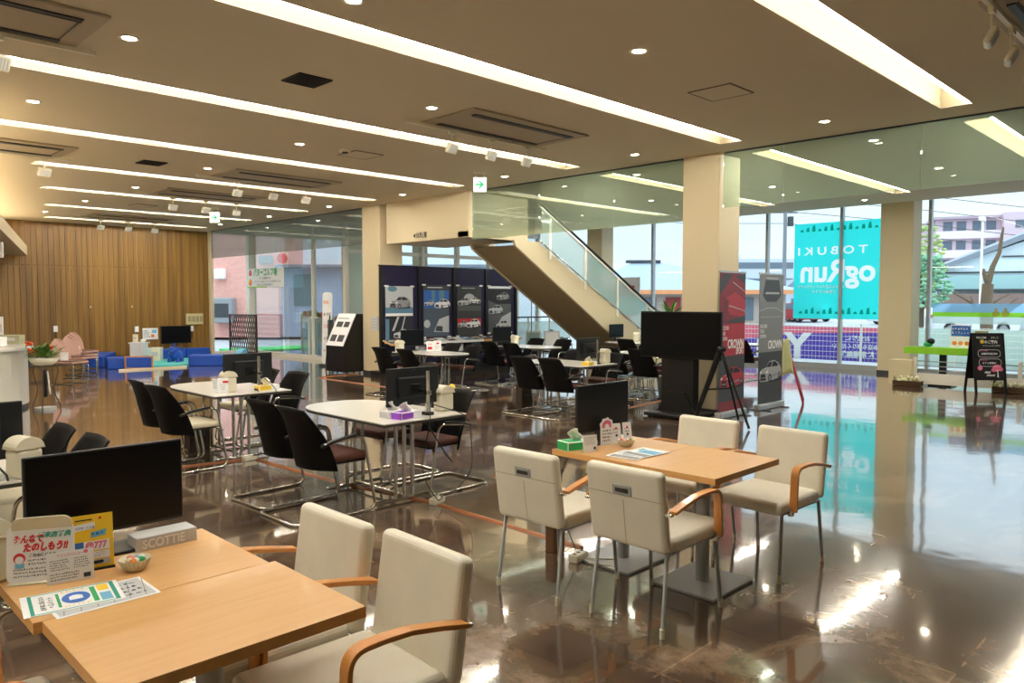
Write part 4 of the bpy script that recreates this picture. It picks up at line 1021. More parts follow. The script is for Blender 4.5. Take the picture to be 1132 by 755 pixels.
# roll-up banners
m_bred = mat('banner_red', (136, 26, 38), .45); m_bdark = mat('banner_dark', (58, 58, 60), .45); m_bgrey = mat('banner_grey', (132, 134, 136), .45); m_bsil = mat('banner_silver', (178, 180, 182), .45); m_bbr = mat('banner_bright_red', (180, 36, 52), .45); m_bdr = mat('banner_deep_red', (120, 24, 32), .45)
def banner(x, w_, label, red):
    t = thing('roll_up_banner', label, 'banner', (x, 5.25, 0)); h_ = 1.90
    X = frame((0, -.004, .09), (1, 0, 0), (0, 0, 1))
    b = B(m_bdark); b.prism([(0, 0), (w_, 0), (w_, h_), (0, h_)], -.004, 0, X)
    mid, midl = (m_bbr, m_bbr) if red else (m_bgrey, m_bgrey)
    b.use(mid); b.rect(0, h_ * .40, w_, h_ * .63, .001, X)
    if red:
        b.use(m_bred); b.rect(0, h_ * .63, w_, h_, .001, X); b.use(m_bbr); b.flat([(.05, h_ * .8), (w_ * .6, h_ * .86), (w_, h_ * .80), (w_, h_ * .67), (w_ * .4, h_ * .70)], .0016, X)
        b.use(m_bdark); b.flat([(0, h_ * .84), (w_ * .5, h_ * .99), (w_ * .1, h_ * .99), (0, h_ * .93)], .0018, X); b.flat([(w_ * .6, h_ * .98), (w_, h_ * .92), (w_, h_)], .0018, X); b.flat([(.1, h_ * .64), (w_, h_ * .64), (w_, h_ * .69), (w_ * .5, h_ * .665)], .0018, X)
        b.use(m_bsil); b.flat([(w_ * .35, h_ * .76), (w_, h_ * .72), (w_, h_ * .725), (w_ * .35, h_ * .767)], .0022, X); b.flat([(w_ * .5, h_ * .93), (w_, h_ * .86), (w_, h_ * .865), (w_ * .5, h_ * .937)], .0022, X); b.use(m_bdr); b.flat([(w_ * .1, h_ * .72), (w_ * .3, h_ * .70), (w_ * .35, h_ * .80), (w_ * .12, h_ * .83)], .002, X)
        b.use(m_bred); b.rect(0, 0, w_, h_ * .07, .001, X)
        car_print(b, X, .03, h_ * .16, w_ * .92, m_bbr, .002)
    else:
        b.use(m_bgrey); b.rect(0, h_ * .63, w_, h_, .0008, X); b.use(m_bdark); b.flat([(.18, h_ * .96), (w_ * .8, h_ * .96), (w_ * .9, h_ * .84), (w_ * .7, h_ * .79), (w_ * .3, h_ * .79), (.1, h_ * .84)], .0014, X)
        b.use(m_bsil); b.rect(.22, h_ * .965, w_ * .76, h_ * .98, .002, X); b.flat([(.16, h_ * .85), (w_ * .84, h_ * .85), (w_ * .8, h_ * .865), (.2, h_ * .865)], .002, X)
        b.flat([(0, h_ * .72), (w_ * .3, h_ * .745), (w_ * .7, h_ * .745), (w_, h_ * .71), (w_, h_ * .705), (w_ * .7, h_ * .738), (w_ * .3, h_ * .738), (0, h_ * .715)], .002, X); b.rect(.05, h_ * .67, w_ - .05, h_ * .675, .002, X)
        car_print(b, X, .03, h_ * .16, w_ * .92, m_bsil, .002)
    b.use(m_paper); b.text('DISCOVER', .075, .03, h_ * .588, .002, X, bold=.01, sx=.62); b.text('YOUR', .075, .03, h_ * .55, .002, X, bold=.01, sx=.62); b.text('CROWN.', .075, .03, h_ * .512, .002, X, bold=.01, sx=.62)
    b.text('CROWN', .17, w_ - .03, h_ * (.455 if red else .425), .002, X, align='RIGHT', bold=.03, sx=.66)
    if red: b.text('SPORT', .13, w_ - .03, h_ * .41, .002, X, align='RIGHT', bold=.03, sx=.55)
    b.o('print', t)
    b = B(m_alum); b.box((w_ / 2, 0, .045), (w_ + .04, .10, .09), r=.02, seg=3); b.o('cassette', t)
    b = B(m_alum); b.box((w_ / 2, 0, h_ + .10), (w_ + .02, .02, .025)); b.o('top_rail', t)
    b = B(m_steel); b.box((.1, 0, .008), (.04, .34, .012)); b.box((w_ - .1, 0, .008), (.04, .34, .012)); b.cyl((w_ / 2, .03, .05), .008, h_ + .05, seg=8); b.o('stand', t)
banner(9.20, .70, 'red car roll-up banner beside the middle column', True)
banner(10.32, .76, 'grey car roll-up banner to the right of the red one', False)

# big television on its stand, and the black easel
t = thing('television', 'large black television on a plinth in front of the middle column', 'television', (8.92, 5.685, 0))
b = B(m_screen); b.box((-.02, 0, 1.14), (.012, 1.24, .60)); b.o('screen', t)
b = B(m_black); b.box((.01, 0, 1.14), (.05, 1.27, .64), r=.006); b.o('body', t)
b = B(m_black); b.box((.14, .08, .48), (.14, .52, .86), r=.01); b.box((.08, .08, 1.0), (.1, .4, .3)); b.o('plinth', t)
b = B(m_black); b.prism([(-.36, 0), (.36, 0), (.28, .05), (.12, .30), (-.12, .30), (-.28, .05)], -.02, .02, Matrix(((0, 0, 1, .06), (1, 0, 0, .08), (0, 1, 0, .05), (0, 0, 0, 1)))); b.o('brace', t)
b = B(m_black); b.box((.12, .08, .04), (.60, .76, .05), r=.01); b.cyl((-.12, -.25, 0), .025, .04); b.cyl((-.12, .4, 0), .025, .04); b.cyl((.36, -.25, 0), .025, .04); b.cyl((.36, .4, 0), .025, .04); b.o('base', t)
t = thing('easel', 'black folding display easel with splayed legs beside the television', 'easel', (8.75, 4.95, 0))
b = B(m_black); b.tube([(0.0, 0.02, .98), (0.02, 0.40, .02)], [.045, .03], 4); b.o('leg', t)
b = B(m_black); b.tube([(0, 0, .98), (-.05, -.42, .015)], .017, 8); b.o('leg', t)
b = B(m_black); b.tube([(0.02, 0, .95), (.55, .05, .015)], .016, 8); b.o('leg', t)
b = B(m_black); b.tube([(0.01, .22, .45), (.30, .03, .46)], .010, 8); b.o('brace', t)
b = B(m_black); b.ball((0, 0, .99), .055, 1, 1.2, .8); b.o('hinge', t)
t = thing('easel', 'small red easel with a pale cloth behind the grey banner', 'easel', (11.45, 5.35, 0), -.3)
for p1, p2 in (((0, 0, .95), (.05, -.30, .015)), ((0, 0, .95), (.05, .28, .015)), ((0, 0, .95), (.4, 0, .015))):
    b = B(mat('red_easel', (170, 50, 60), .4)); b.tube([p1, p2], .016, 8); b.o('leg', t)
b = B(mat('pale_cloth', (214, 220, 170), .8)); b.shell(lambda u, v: (-.02 + .02 * math.sin(u * 9), .17 * (2 * u - 1) * (.35 + .65 * v), 1.0 - .55 * v + .03 * math.sin(u * 7)), 12, 6, .006); b.o('cloth', t)
# ------------------------------------------------------------ reception, waiting and play corner
t = thing('reception_desk', 'white curved reception counter at the far left', 'desk', (0, 0, 0))
def arc(cx, cy, r, a0, a1, n_): return [(cx + r * math.cos(a0 + (a1 - a0) * i / n_), cy + r * math.sin(a0 + (a1 - a0) * i / n_)) for i in range(n_ + 1)]
body = [(-1.0, 11.5)] + arc(1.93, 13.7, 1.05, -1.5, .75, 14) + [(2.6, 16.2), (1.9, 16.2), (1.2, 14.2), (-1.0, 13.0)]
m_desk = mat('desk_white', (226, 222, 210), .4, coat=.15)
b = B(m_desk); b.prism(body, .06, .88); b.o('front_panel', t)
topp = [(-1.0, 11.4)] + arc(1.93, 13.7, 1.13, -1.5, .75, 14) + [(2.7, 16.3), (1.8, 16.3), (1.1, 14.2), (-1.0, 13.1)]
b = B(m_laminate); b.prism(topp, .88, .93); b.o('counter_top', t)
b = B(m_dgrey); b.prism([(x * .985 + .03, y * .998 + .03) for x, y in body], 0, .06); b.o('plinth', t)
t = thing('brochure_rack', 'wooden two-tier leaflet rack standing on the reception counter', 'rack', (2.25, 14.6, .93), -.6)
b = B(m_board if False else mat('rack_wood', (206, 150, 96), .5)); b.box((0, 0, .48), (.78, .25, .03)); b.box((0, -.1, .54), (.78, .02, .14)); b.box((0, 0, .22), (.78, .25, .03)); b.box((0, -.1, .28), (.78, .02, .14)); b.box((.39, .03, .3), (.02, .28, .6)); b.box((-.39, .03, .3), (.02, .28, .6)); b.box((0, .14, .35), (.78, .02, .7)); b.o('frame', t)
for (x, y, z, w_, h_, rz, col, lab) in ((2.32, 14.42, 1.40, .22, .28, -.6, m_ivory, 'yellowish framed leaflet on the upper tier of the leaflet rack'), (2.30, 14.46, 1.15, .32, .22, -.6, m_paper, 'dark printed leaflet on the lower tier of the leaflet rack')):
    t = thing('leaflet', lab, 'leaflet', (x, y, z + .0), rz); b = B(col); b.box((0, -.14, h_ / 2), (w_, .01, h_)); b.use(m_dgrey); b.box((0, -.1455, h_ * .5), (w_ * .7, .001, h_ * .45)); b.o('sheet', t)
def small_box(x, y, z, d, rz, m, lab, name='counter_box', cat='box'):
    t = thing(name, lab, cat, (x, y, z), rz); b = B(m); b.box((0, 0, d[2] / 2), d, r=.004); b.o('body', t)
    b = B(m_lgrey); b.box((0, -d[1] / 2 - .001, d[2] * .55), (d[0] * .6, .002, d[2] * .3)); b.o('face_label', t)
small_box(2.5, 13.6, .93, (.36, .24, .13), -.6, m_paper, 'low white paper tray on the reception counter')
small_box(2.2, 13.75, .93, (.22, .2, .30), -.6, m_ivory, 'upright cream box behind the paper tray on the reception counter')
small_box(2.85, 14.0, .93, (.32, .2, .14), -.6, mat('sage_box', (170, 168, 140), .5), 'sage coloured box at the right end of the reception counter')
small_box(2.83, 14.6, .93, (.08, .03, .42), -.5, m_paper, 'tilted white tablet post at the end of the reception counter', 'tablet_post', 'tablet')
t = thing('potted_orange_flowers', 'orange flowers in an oval cream bowl on the wire stand by the reception counter', 'plant', (3.0, 12.75, .66))
b = B(m_ivory); b.lathe((0, 0, 0), [(0, 0), (.10, 0), (.15, .04), (.19, .11), (.18, .11), (.14, .06), (0, .05)], 24, sx=1.1); b.o('bowl', t)
b = B(m_leaf)
for k in range(150):
    a = random.uniform(0, 2 * PI); r = random.uniform(.02, .24); z = .11 + random.uniform(.0, .18) * (1.2 - r * 2.2); ln = random.uniform(.08, .14)
    b.add([(-.03, 0, 0), (0, ln, .012), (.03, 0, 0), (0, -.02, -.004)], [(0, 3, 2, 1)], X=T((r * math.cos(a), r * math.sin(a), z), a - PI / 2 + random.uniform(-.5, .5), 0, random.uniform(-.5, .6)))
b.o('foliage', t)
for k, (x, y, z) in enumerate(((-.15, 0, .22), (-.17, .05, .32), (.08, .0, .26))):
    b = B(mat('orange_petal', (232, 84, 40), .6)); b.ball((0, 0, 0), .045, 1, 1, .7, X=T((x, y, z)), sub=1)
    for q in range(7): a = q * .9; b.ball((x + .035 * math.cos(a), y + .035 * math.sin(a), z + .02 * math.sin(3 * a)), .022, sub=1)
    b.o('flower', t)
t = thing('wire_plant_stand', 'tall dark curved wire stand holding the oval flower bowl', 'plant stand', (3.0, 12.75, 0)); t.scale = (.95, .95, .95)
b = B(mat('bronze_wire', (84, 66, 44), .4, .6)); b.tube([(.17 * math.cos(a), .17 * math.sin(a), .69) for a in [2 * PI * k / 24 for k in range(24)]], .008, 6, closed=True); b.o('ring', t)
for k in range(3):
    a = 2.2 + k * 2.094; b = B(MATS['bronze_wire']); b.tube([(r * math.cos(a), r * math.sin(a), z) for r, z in ((.17, .69), (.20, .60), (.16, .45), (.12, .33), (.15, .2), (.22, .05), (.21, .0))], .008, 6); b.o('leg', t)
b = B(m_greymetal); b.cyl((0, 0, 0), .15, .04); b.o('base', t)
b = B(m_black); b.shell(lambda u, v: (.05 * math.sin(3 * u) - .02, .06 * (u - .5), .62 - .42 * v), 5, 5, .01); b.use(m_paper); b.tube([(.03, -.04, .6), (.05, -.03, .4), (.06, -.04, .24)], .012, 5); b.o('hanging_ribbon', t)

# pink waiting chairs
def mk_wait():
    t = thing('waiting_chair', '', 'chair'); m1 = mat('pink_shell', (196, 156, 142), .5); m2 = mat('plum_seat', (110, 74, 66), .6)
    def fn(u, v):
        s_ = 2 * u - 1; ww = .24 * math.sqrt(max(.02, 1 - max(0, v - .35) ** 2 / .43)); return (-.22 - .10 * v + .05 * s_ * s_, s_ * ww, .45 + .42 * v)
    b = B(m1); b.shell(fn, 12, 10, .014); b.o('backrest', t)
    b = B(m1); b.box((0, 0, .42), (.46, .46, .04), r=.02, seg=3); b.use(m2); b.box((.01, 0, .447), (.42, .42, .02), r=.01); b.o('seat', t)
    for s_ in (-1, 1):
        b = B(m_chrome); b.tube(rp([(-.24, s_ * .20, .012), (.22, s_ * .20, .012), (.24, s_ * .20, .39), (-.2, s_ * .20, .40)], .07), .012); b.o('leg', t)
    return t
KW = Kind(mk_wait)
GW = 'row of pink waiting chairs by the timber wall'
for k, (x, y, lab) in enumerate(((4.3, 16.4, 'pink waiting chair nearest the flower stand'), (4.8, 17.6, 'second pink waiting chair from the flower stand'), (5.05, 18.4, 'third pink waiting chair from the flower stand'), (5.45, 19.7, 'brownish waiting chair farthest along the timber wall'))):
    o = KW.put((x, y, 0), -.95, lab, GW)
    b = B(m_paper) if k in (0, 2) else None
    if b: b.box((0, 0, .08), (.14, .02, .16)); b.o('notice_card', label='small white notice card on the ' + lab.split(' chair')[0] + ' chair ' + ('nearest the flowers' if k == 0 else 'third along'), cat='card', loc=(x - .1, y, .46), rz=-.6)
t = thing('side_table', 'low plum side table at the end of the waiting chairs', 'table', (4.75, 21.6, 0)); b = B(mat('plum_top', (92, 62, 60), .5)); b.box((0, 0, .44), (.7, .5, .04), r=.006); b.o('tabletop', t)
for x in (-.3, .3):
    for y in (-.2, .2): b = B(m_chrome); b.cyl((x, y, 0), .014, .42, seg=8); b.o('leg', t)

# play corner
m_bl = mat('blue_vinyl', (20, 78, 186), .4, var=.05); 
def bench(x0, y0, x1, y1, wd, h_, lab):
    a = Vector((x0, y0, 0)); c = Vector((x1, y1, 0)); d = c - a
    t = thing('play_bench', lab, 'bench', (x0, y0, 0), math.atan2(d.y, d.x), 'blue padded benches around the play mat')
    n_ = max(1, round(d.length / .75)); L = d.length / n_
    for k in range(n_): b = B(m_bl); b.box((L * (k + .5), wd / 2, h_ / 2), (L - .012, wd, h_), r=.025, seg=3); b.o('cushion_block', t)
bench(5.8, 19.2, 6.75, 19.0, .5, .27, 'blue padded bench in front of the white cabinet at the left of the play mat')
bench(5.9, 19.8, 6.75, 21.6, .45, .27, 'blue padded bench running back at the left end of the play corner')
bench(7.25, 21.6, 9.2, 21.4, .45, .27, 'long blue padded bench against the timber wall under the television')
bench(7.50, 18.75, 8.9, 17.9, .5, .27, 'blue padded bench on the near right side of the play mat')
t = thing('play_mat', 'turquoise and cream foam mat on the floor between the blue benches', 'mat', (0, 0, 0))
b = B(mat('turquoise_mat', (90, 200, 196), .7)); b.prism([(6.85, 19.3), (7.55, 19.1), (8.4, 19.5), (8.9, 21.2), (7.4, 21.4), (7.1, 20.9)], 0, .03); b.o('mat', t)
b = B(mat('cream_mat', (226, 214, 186), .7)); b.prism([(5.85, 18.55), (7.35, 18.45), (7.42, 18.62), (5.9, 18.72)], 0, .035); b.o('border', t)
t = thing('white_cabinet', 'small white toy cabinet with a flat top in the play corner', 'cabinet', (6.83, 20.1, 0), -.75)
b = B(m_wplastic); b.box((0, 0, .28), (.32, .32, .52), r=.008); b.o('body', t); b = B(m_wplastic); b.box((0, 0, .555), (.38, .36, .03)); b.o('top', t)
t = thing('wooden_frame', 'low square wooden frame standing in front of the left blue bench', 'frame', (6.36, 18.76, 0), -.785); b = B(m_arm); b.box((-.32, 0, .15), (.03, .03, .30)); b.box((.32, 0, .15), (.03, .03, .30)); b.box((0, 0, .30), (.67, .03, .03)); b.box((0, 0, .025), (.67, .03, .03)); b.o('frame', t)
small_box(6.76, 20.14, .571, (.10, .08, .20), -.7, m_ivory, 'small cream box on the white toy cabinet', 'toy_box', 'box')
t = thing('toy', 'small white plush toy on the white toy cabinet', 'toy', (6.90, 20.02, .571)); t.scale = (.7, .7, .7); b = B(m_paper); b.ball((0, 0, .06), .07, 1.4, 1, .8); b.ball((.08, 0, .12), .04); b.o('body', t)
small_box(7.12, 20.5, 0, (.22, .2, .38), -.7, m_wplastic, 'white storage box right of the toy cabinet', 'storage_box', 'box')
small_box(7.5, 20.85, 0, (.30, .2, .38), -.7, m_ivory, 'second white storage box behind the play mat', 'storage_box', 'box')
t = thing('ride_on_toy', 'blue bouncy animal ride-on toy on the turquoise mat', 'toy', (7.72, 20.1, .03), -2.3); t.scale = (.72, .72, .72)
b = B(m_bl); b.ball((0, 0, .26), .25, 1.25, .95, .8); b.ball((.26, 0, .42), .13, 1.1, 1, 1); b.ball((.36, 0, .38), .08); b.tube([(.18, .0, .5), (.16, .02, .68)], .035, 8); b.tube([(.18, .05, .48), (.05, .16, .52)], .03, 8); b.tube([(.18, -.05, .48), (.05, -.16, .52)], .03, 8); b.o('body', t)
for x in (-.18, .18):
    for y in (-.15, .15): b = B(m_bl); b.cyl((x, y, 0), .07, .16, .055, seg=12); b.o('leg', t)
t = thing('slide_toy', 'pale blue plastic slide edge behind the right blue bench', 'toy', (9.3, 19.9, 0), .3); t.scale = (.6, .6, .55); b = B(m_lblue); b.prism([(-.5, 0), (.4, 0), (.4, .55), (.3, .55)], -.2, .2, Matrix(((1, 0, 0, 0), (0, 0, 1, 0), (0, 1, 0, 0), (0, 0, 0, 1)))); b.o('slide', t)

def wall_item(x, z, w_, h_, name, lab, cat, m, extra=None, d=.03, y=22.40):
    t = thing(name, lab, cat, (x, y, z)); b = B(m); b.box((0, -d / 2, 0), (w_, d, h_), r=.004); b.o('body', t)
    if extra: extra(t, frame((-w_ / 2, -d - .001, -h_ / 2), (1, 0, 0), (0, 0, 1)), w_, h_)
    return t
def scr(t, X, w_, h_): b = B(m_screen); b.rect(.02, .02, w_ - .02, h_ - .02, .001, X); b.o('screen', t)
wall_item(8.62, .64, .84, .50, 'wall_television', 'black television mounted low on the timber wall above the blue bench', 'television', m_black, scr, .06)
def notice(t, X, w_, h_):
    b = B(m_ink); b.lines(.03, .05, w_ * .45, h_ - .05, 4, .001, X); b.use(m_orange); b.rect(w_ * .55, .06, w_ * .75, h_ * .45, .001, X); b.use(m_lblue); b.rect(w_ * .6, h_ * .55, w_ * .9, h_ * .85, .001, X); b.o('print', t)
wall_item(7.92, .68, .42, .32, 'notice', 'white printed notice on the timber wall left of the television', 'notice', m_paper, notice, .006)
def sw(t, X, w_, h_):
    b = B(mat('panel_grey', (168, 160, 120), .5))
    for k in range(4): b.rect(.06 + k * w_ / 4.4, .08, .06 + k * w_ / 4.4 + .09, h_ - .08, .001, X)
    b.o('switches', t)
wall_item(9.17, 1.08, .50, .32, 'switch_panel', 'cream switch panel on the timber wall near the window corner', 'switch panel', mat('panel_cream', (212, 200, 150), .5), sw, .03)
for x, z, lab in ((5.55, .88, 'white wall telephone box on the timber wall above the waiting chairs'), (7.55, .82, 'white wall box above the toy cabinet'), (9.0 + .08, .80, 'white wall box right of the wall television')):
    def cord(t, X, w_, h_): b = B(m_black); b.rect(w_ / 2 - .01, -.18, w_ / 2 + .01, 0, .001, X); b.o('cord', t)
    wall_item(x, z, .10, .16, 'wall_box', lab, 'wall box', m_paper, cord, .04)
for x in (6.4, 7.45): wall_item(x, 1.45, .03, .05, 'wall_hook', ('left' if x < 7 else 'right') + ' tiny pale hook on the timber wall', 'hook', m_ivory, None, .03)
for o in bpy.data.objects:
    if 'tiny pale hook' in o.get('label', ''): o['group'] = 'hooks on the timber wall'
# restroom sign
t = thing('restroom_sign', 'white hanging restroom sign with dark lettering under the reception soffit', 'sign', (2.98, 15.35, 0), -PI / 4)
b = B(m_paper); b.box((-.12, 0, 2.47), (.42, .02, .26)); X = frame((-.33, -.011, 2.34), (1, 0, 0), (0, 0, 1)); b.use(m_dgrey); b.text('TOILET', .10, .03, .16, .001, X, bold=.03)
b.disc(.22, .10, .014, .001, X); b.rect(.208, .03, .232, .085, .001, X); b.use(m_red); b.disc(.35, .10, .014, .001, X); b.flat([(.32, .03), (.38, .03), (.35, .09)], .001, X); b.o('panel', t)
b = B(m_ivory); b.cyl((-.25, 0, 2.60), .006, .14, seg=6); b.cyl((.0, 0, 2.60), .006, .14, seg=6); b.o('hanger', t)

# ------------------------------------------------------------ entrance side, left windows
t = thing('lattice_screen', 'dark brown diamond lattice screen at the left window', 'screen', (10.5, 22.35, 0)); m_lat = mat('lattice_brown', (72, 38, 30), .6)
b = B(m_lat); L = 1.05
X = frame((0, -2.0 + .85, .08), (0, 1, 0), (0, 0, 1)); 
for k in range(-9, 14):
    for sg in (1, -1):
        x0 = k * .11; pts = []
        a0, a1 = 0.0, 1.08
        xa = x0; xb_ = x0 + sg * 1.08 * .45
        def clip(x_, z_, x2, z2):
            out = []
            for q in range(25):
                f = q / 24; xx = x_ + (x2 - x_) * f
                if 0 <= xx <= 1.75: out.append((xx, z_ + (z2 - z_) * f))
            return out
        pts = clip(x0 * 1.3 if True else x0, 0, x0 * 1.3 + sg * .5, 1.08)
        if len(pts) > 1:
            p1, p2 = pts[0], pts[-1]; b.tube([X @ Vector((p1[0], p1[1], .008 * sg)), X @ Vector((p2[0], p2[1], .008 * sg))], .014, 4)
b.o('lattice', t)
b = B(m_lat)
for (c, d) in (((0, -1.15, .6), (.05, .05, 1.2)), ((0, .6, .6), (.05, .05, 1.2)), ((0, -.27, 1.18), (.04, 1.8, .05)), ((0, -.27, .06), (.04, 1.8, .05))): b.box(c, d)
b.o('frame', t)
t = thing('hanging_sign', 'white putting-range notice with green lettering hung in the left window', 'sign', (10.6, 21.9, 2.0))
X = frame((0, 0, 0), (0, -1, 0), (0, 0, 1)); b = B(m_paper); b.prism([(0, 0), (2.2, 0), (2.2, .56), (0, .56)], -.01, 0, X)
b.use(m_green); b.text('パターゴルフ場', .24, .38, .36, .002, X, bold=.03, sx=.86); b.use(m_red); b.disc(.18, .44, .09, .002, X); b.use(m_paper); b.text('P', .12, .145, .40, .004, X)
b.use(m_ink); b.text('コース使用中です', .09, .75, .24, .002, X); b.text('クラブとボールはお近くのスタッフまでお声がけください', .07, .42, .15, .002, X, sx=.9); b.text('小学生以下のお子様は保護者の方と', .07, .55, .06, .002, X, sx=.95)
b.use(m_orange); b.disc(.17, .16, .11, .002, X); b.use(m_yellow); b.disc(.14, .22, .05, .004, X); b.use(mat('lime_ink', (150, 205, 50), .6)); b.rect(0, 0, 1.2, .035, .003, X); b.o('panel', t)
b = B(m_grey); b.tube([(0, -.1, .56), (0, -.1, 1.65)], .004, 5); b.tube([(0, -2.1, .56), (0, -2.1, 1.65)], .004, 5); b.o('cord', t)
for i, (x, y, lab) in enumerate(((11.4, 19.5, 'white display frame in the entrance, left one under the flowers'), (10.95, 18.3, 'white display frame in the entrance, right one'))):
    t = thing('display_frame', lab, 'display frame', (x, y, 0), -PI / 2 + .2)
    b = B(m_white)
    for xx in (-.5, 0, .5): b.box((xx, 0, .58), (.035, .035, 1.16))
    b.box((0, 0, .10), (1.03, .035, .035)); b.box((0, 0, 1.15), (1.03, .035, .035)); b.o('frame', t); b = B(m_rail_glass); b.box((0, 0, .63), (.98, .008, 1.0)); b.o('pane', t)
t = thing('flower_garland', 'garland of orange and white flowers on top of the entrance frame', 'flowers', (11.35, 19.4, 1.18))
for k in range(14):
    b = B([MATS['orange_petal'], m_ivory, m_pink, m_leaf][k % 4]); b.ball((random.uniform(-.06, .06), -.55 + k * .085, random.uniform(0, .12)), .07, sub=1); b.o('flower', t)
t = thing('narrow_sign', 'tall narrow white notice stand leaning by the entrance', 'sign', (9.95, 16.45, 0), -PI / 4)
X = frame((-.1, 0, .05), (1, 0, 0), (-.0, .09, 1)); b = B(m_paper); P = [(v.x, v.y) for v in rp([(0, 0, 0), (.24, 0, 0), (.24, 1.78, 0), (0, 1.78, 0)], .08, 5, closed=True)]
b.prism(P, -.02, 0, X)
for k, s_ in enumerate(('安全', 'お子様', 'ご注意', 'ください', 'ドア')): b.use([m_orange, m_ink, m_red, m_ink, m_red][k]); b.text(s_, .09, .03, 1.5 - k * .30, .002, X, bold=.02, sx=.7)
b.o('panel', t); b = B(m_dgrey); b.box((.02, .1, .025), (.35, .3, .05)); b.o('base', t)
for i, (x, y, lab) in enumerate(((9.95, 15.95, 'dark folding display easel behind the narrow notice stand'), (9.72, 15.3, 'second dark folding easel next to the black brochure kiosk'))):
    t = thing('folding_easel', lab, 'easel', (x, y, 0), -.6)
    for dx in (-.25, .25): b = B(m_dgrey); b.tube([(dx, -.25, 0), (dx * .6, 0, 1.25)], .018, 6); b.o('leg', t)
    b = B(m_dgrey); b.tube([(0, .35, 0), (0, 0, 1.2)], .018, 6); b.o('leg', t)
    b = B(m_lgrey if i else m_dgrey); b.box((0, -.08, .85), (.42, .02, .6), X=T((0, 0, 0), 0, 0, -.15)); b.o('panel', t)
t = thing('brochure_kiosk', 'black slanted brochure kiosk beside the left column', 'kiosk', (9.25, 14.55, 0), 0)
Xk = Matrix(((1, 0, 0, 0), (0, 0, 1, 0), (0, 1, 0, 0), (0, 0, 0, 1)))
b = B(m_black); b.prism([(-.22, .05), (.28, .05), (.28, 1.32), (.12, 1.32), (-.22, .62)], -.36, .36, Xk); b.o('body', t)
sl_ = Vector((.34, 0, .70)).normalized(); X = frame((-.226, .34, .62), (0, -1, 0), (sl_.x, 0, sl_.z)); b = B(m_paper); b.prism([(0, .0), (.68, .0), (.68, .78), (0, .78)], 0, .01, X)
b.use(m_dgrey); b.flat([(.08, .10), (.3, .10), (.3, .26), (.08, .26)], .012, X); b.flat([(.36, .10), (.6, .10), (.6, .26), (.36, .26)], .012, X); b.flat([(.1, .45), (.34, .45), (.34, .58), (.1, .58)], .012, X); b.flat([(.4, .45), (.6, .45), (.6, .58), (.4, .58)], .012, X); b.use(m_grey); b.rect(.05, .65, .5, .67, .012, X); b.o('brochure_face', t)
for x in (-.17, .22):
    for y in (-.30, .30): b = B(m_steel); b.cyl((x, y, 0), .025, .05, seg=10); b.o('caster', t)
b = B(m_lgrey); b.box((0, 0, 0), (.03, .25, .3)); b.use(m_grey)
for k in range(4): b.box((-.016, 0, .09 - k * .06), (.001, .2, .01))
b.o('column_notice', label='small faint notice fixed to the left column', cat='notice', loc=(9.485, 13.68, 1.12))
# steel posts of the entrance outside the glazing
b = B(m_white)
for x, y in ((12.4, 19.2), (13.6, 20.6)): b.box((x, y, 2.0), (.28, .28, 4.0))
b.o('porch_posts', kind='structure') if False else struct(b, 'trim_60')
b = B(m_wall)
for x, y in ((12.9, 18.2), (14.9, 19.0)): b.box((x, y, 2.0), (.34, .34, 4.0))
struct(b, 'trim_61')
b = B(m_white)
for k in range(5): b.tube([(11.2 + k * 1.2, 17.6, 3.9), (11.8 + k * 1.2, 22.5, 3.9)], .05)
b.box((13.8, 19, 4.05), (5.5, .1, .15)); struct(b, 'trim_62')

# ------------------------------------------------------------ by the right-hand windows
t = thing('cloth_table', 'narrow table under a lime green cloth by the right windows', 'table', (15.9, 4.30, 0))
b = B(mat('lime_cloth', (140, 205, 40), .7)); b.box((0, 0, .715), (.42, 1.36, .018), r=.006)
b.prism([(-.68, -.12), (.68, -.12), (.68, 0), (-.68, 0)], -.215, -.205, frame((0, 0, .722), (0, -1, 0), (0, 0, 1))); b.box((-.213, 0, .66), (.008, 1.36, .12)); b.o('cloth', t)
b = B(m_black); b.box((0, .05, .35), (.06, .12, .70)); b.o('leg', t); b = B(m_black); b.box((0, .05, .015), (.4, .4, .03)); b.o('base', t)
t = thing('small_plant', 'dark green little pot plant on the lime cloth', 'plant', (15.9, 4.62, .725)); b = B(m_green); b.ball((0, 0, .05), .07, 1, 1.2, .7); b.o('pot', t); b = B(m_black); b.ball((0, -.05, .11), .07, 1, 1, .9); b.o('foliage', t)
def fr(t, X, w_, h_): pass
for (y, w_, h_, lab, c1, c2) in ((4.08, .34, .44, 'upright blue and white picture panel on the lime cloth table', m_blue, m_orange), (3.74, .24, .34, 'small greenish framed card on the lime cloth table beside the chalkboard', mat('olive', (132, 138, 90), .6), m_lgrey)):
    t = thing('picture_board', lab, 'picture', (15.95, y, .725), 0)
    X = frame((0, w_ / 2, 0), (0, -1, 0), (0, 0, 1)); b = B(m_paper); b.prism([(0, 0), (w_, 0), (w_, h_), (0, h_)], -.01, 0, X); b.use(c1); b.rect(.01, h_ * .5, w_ - .01, h_ * .95, .001, X); b.use(m_paper); b.lines(.02, h_ * .55, w_ - .02, h_ * .9, 2, .002, X); b.use(c2)
    for k in range(3): b.disc(w_ * (.2 + .3 * k), h_ * .2, .04, .001, X)
    b.o('panel', t)
m_wicker = mat('wicker', (86, 60, 36), .8, var=.3, vscale=60, bump=.5, bscale=120)
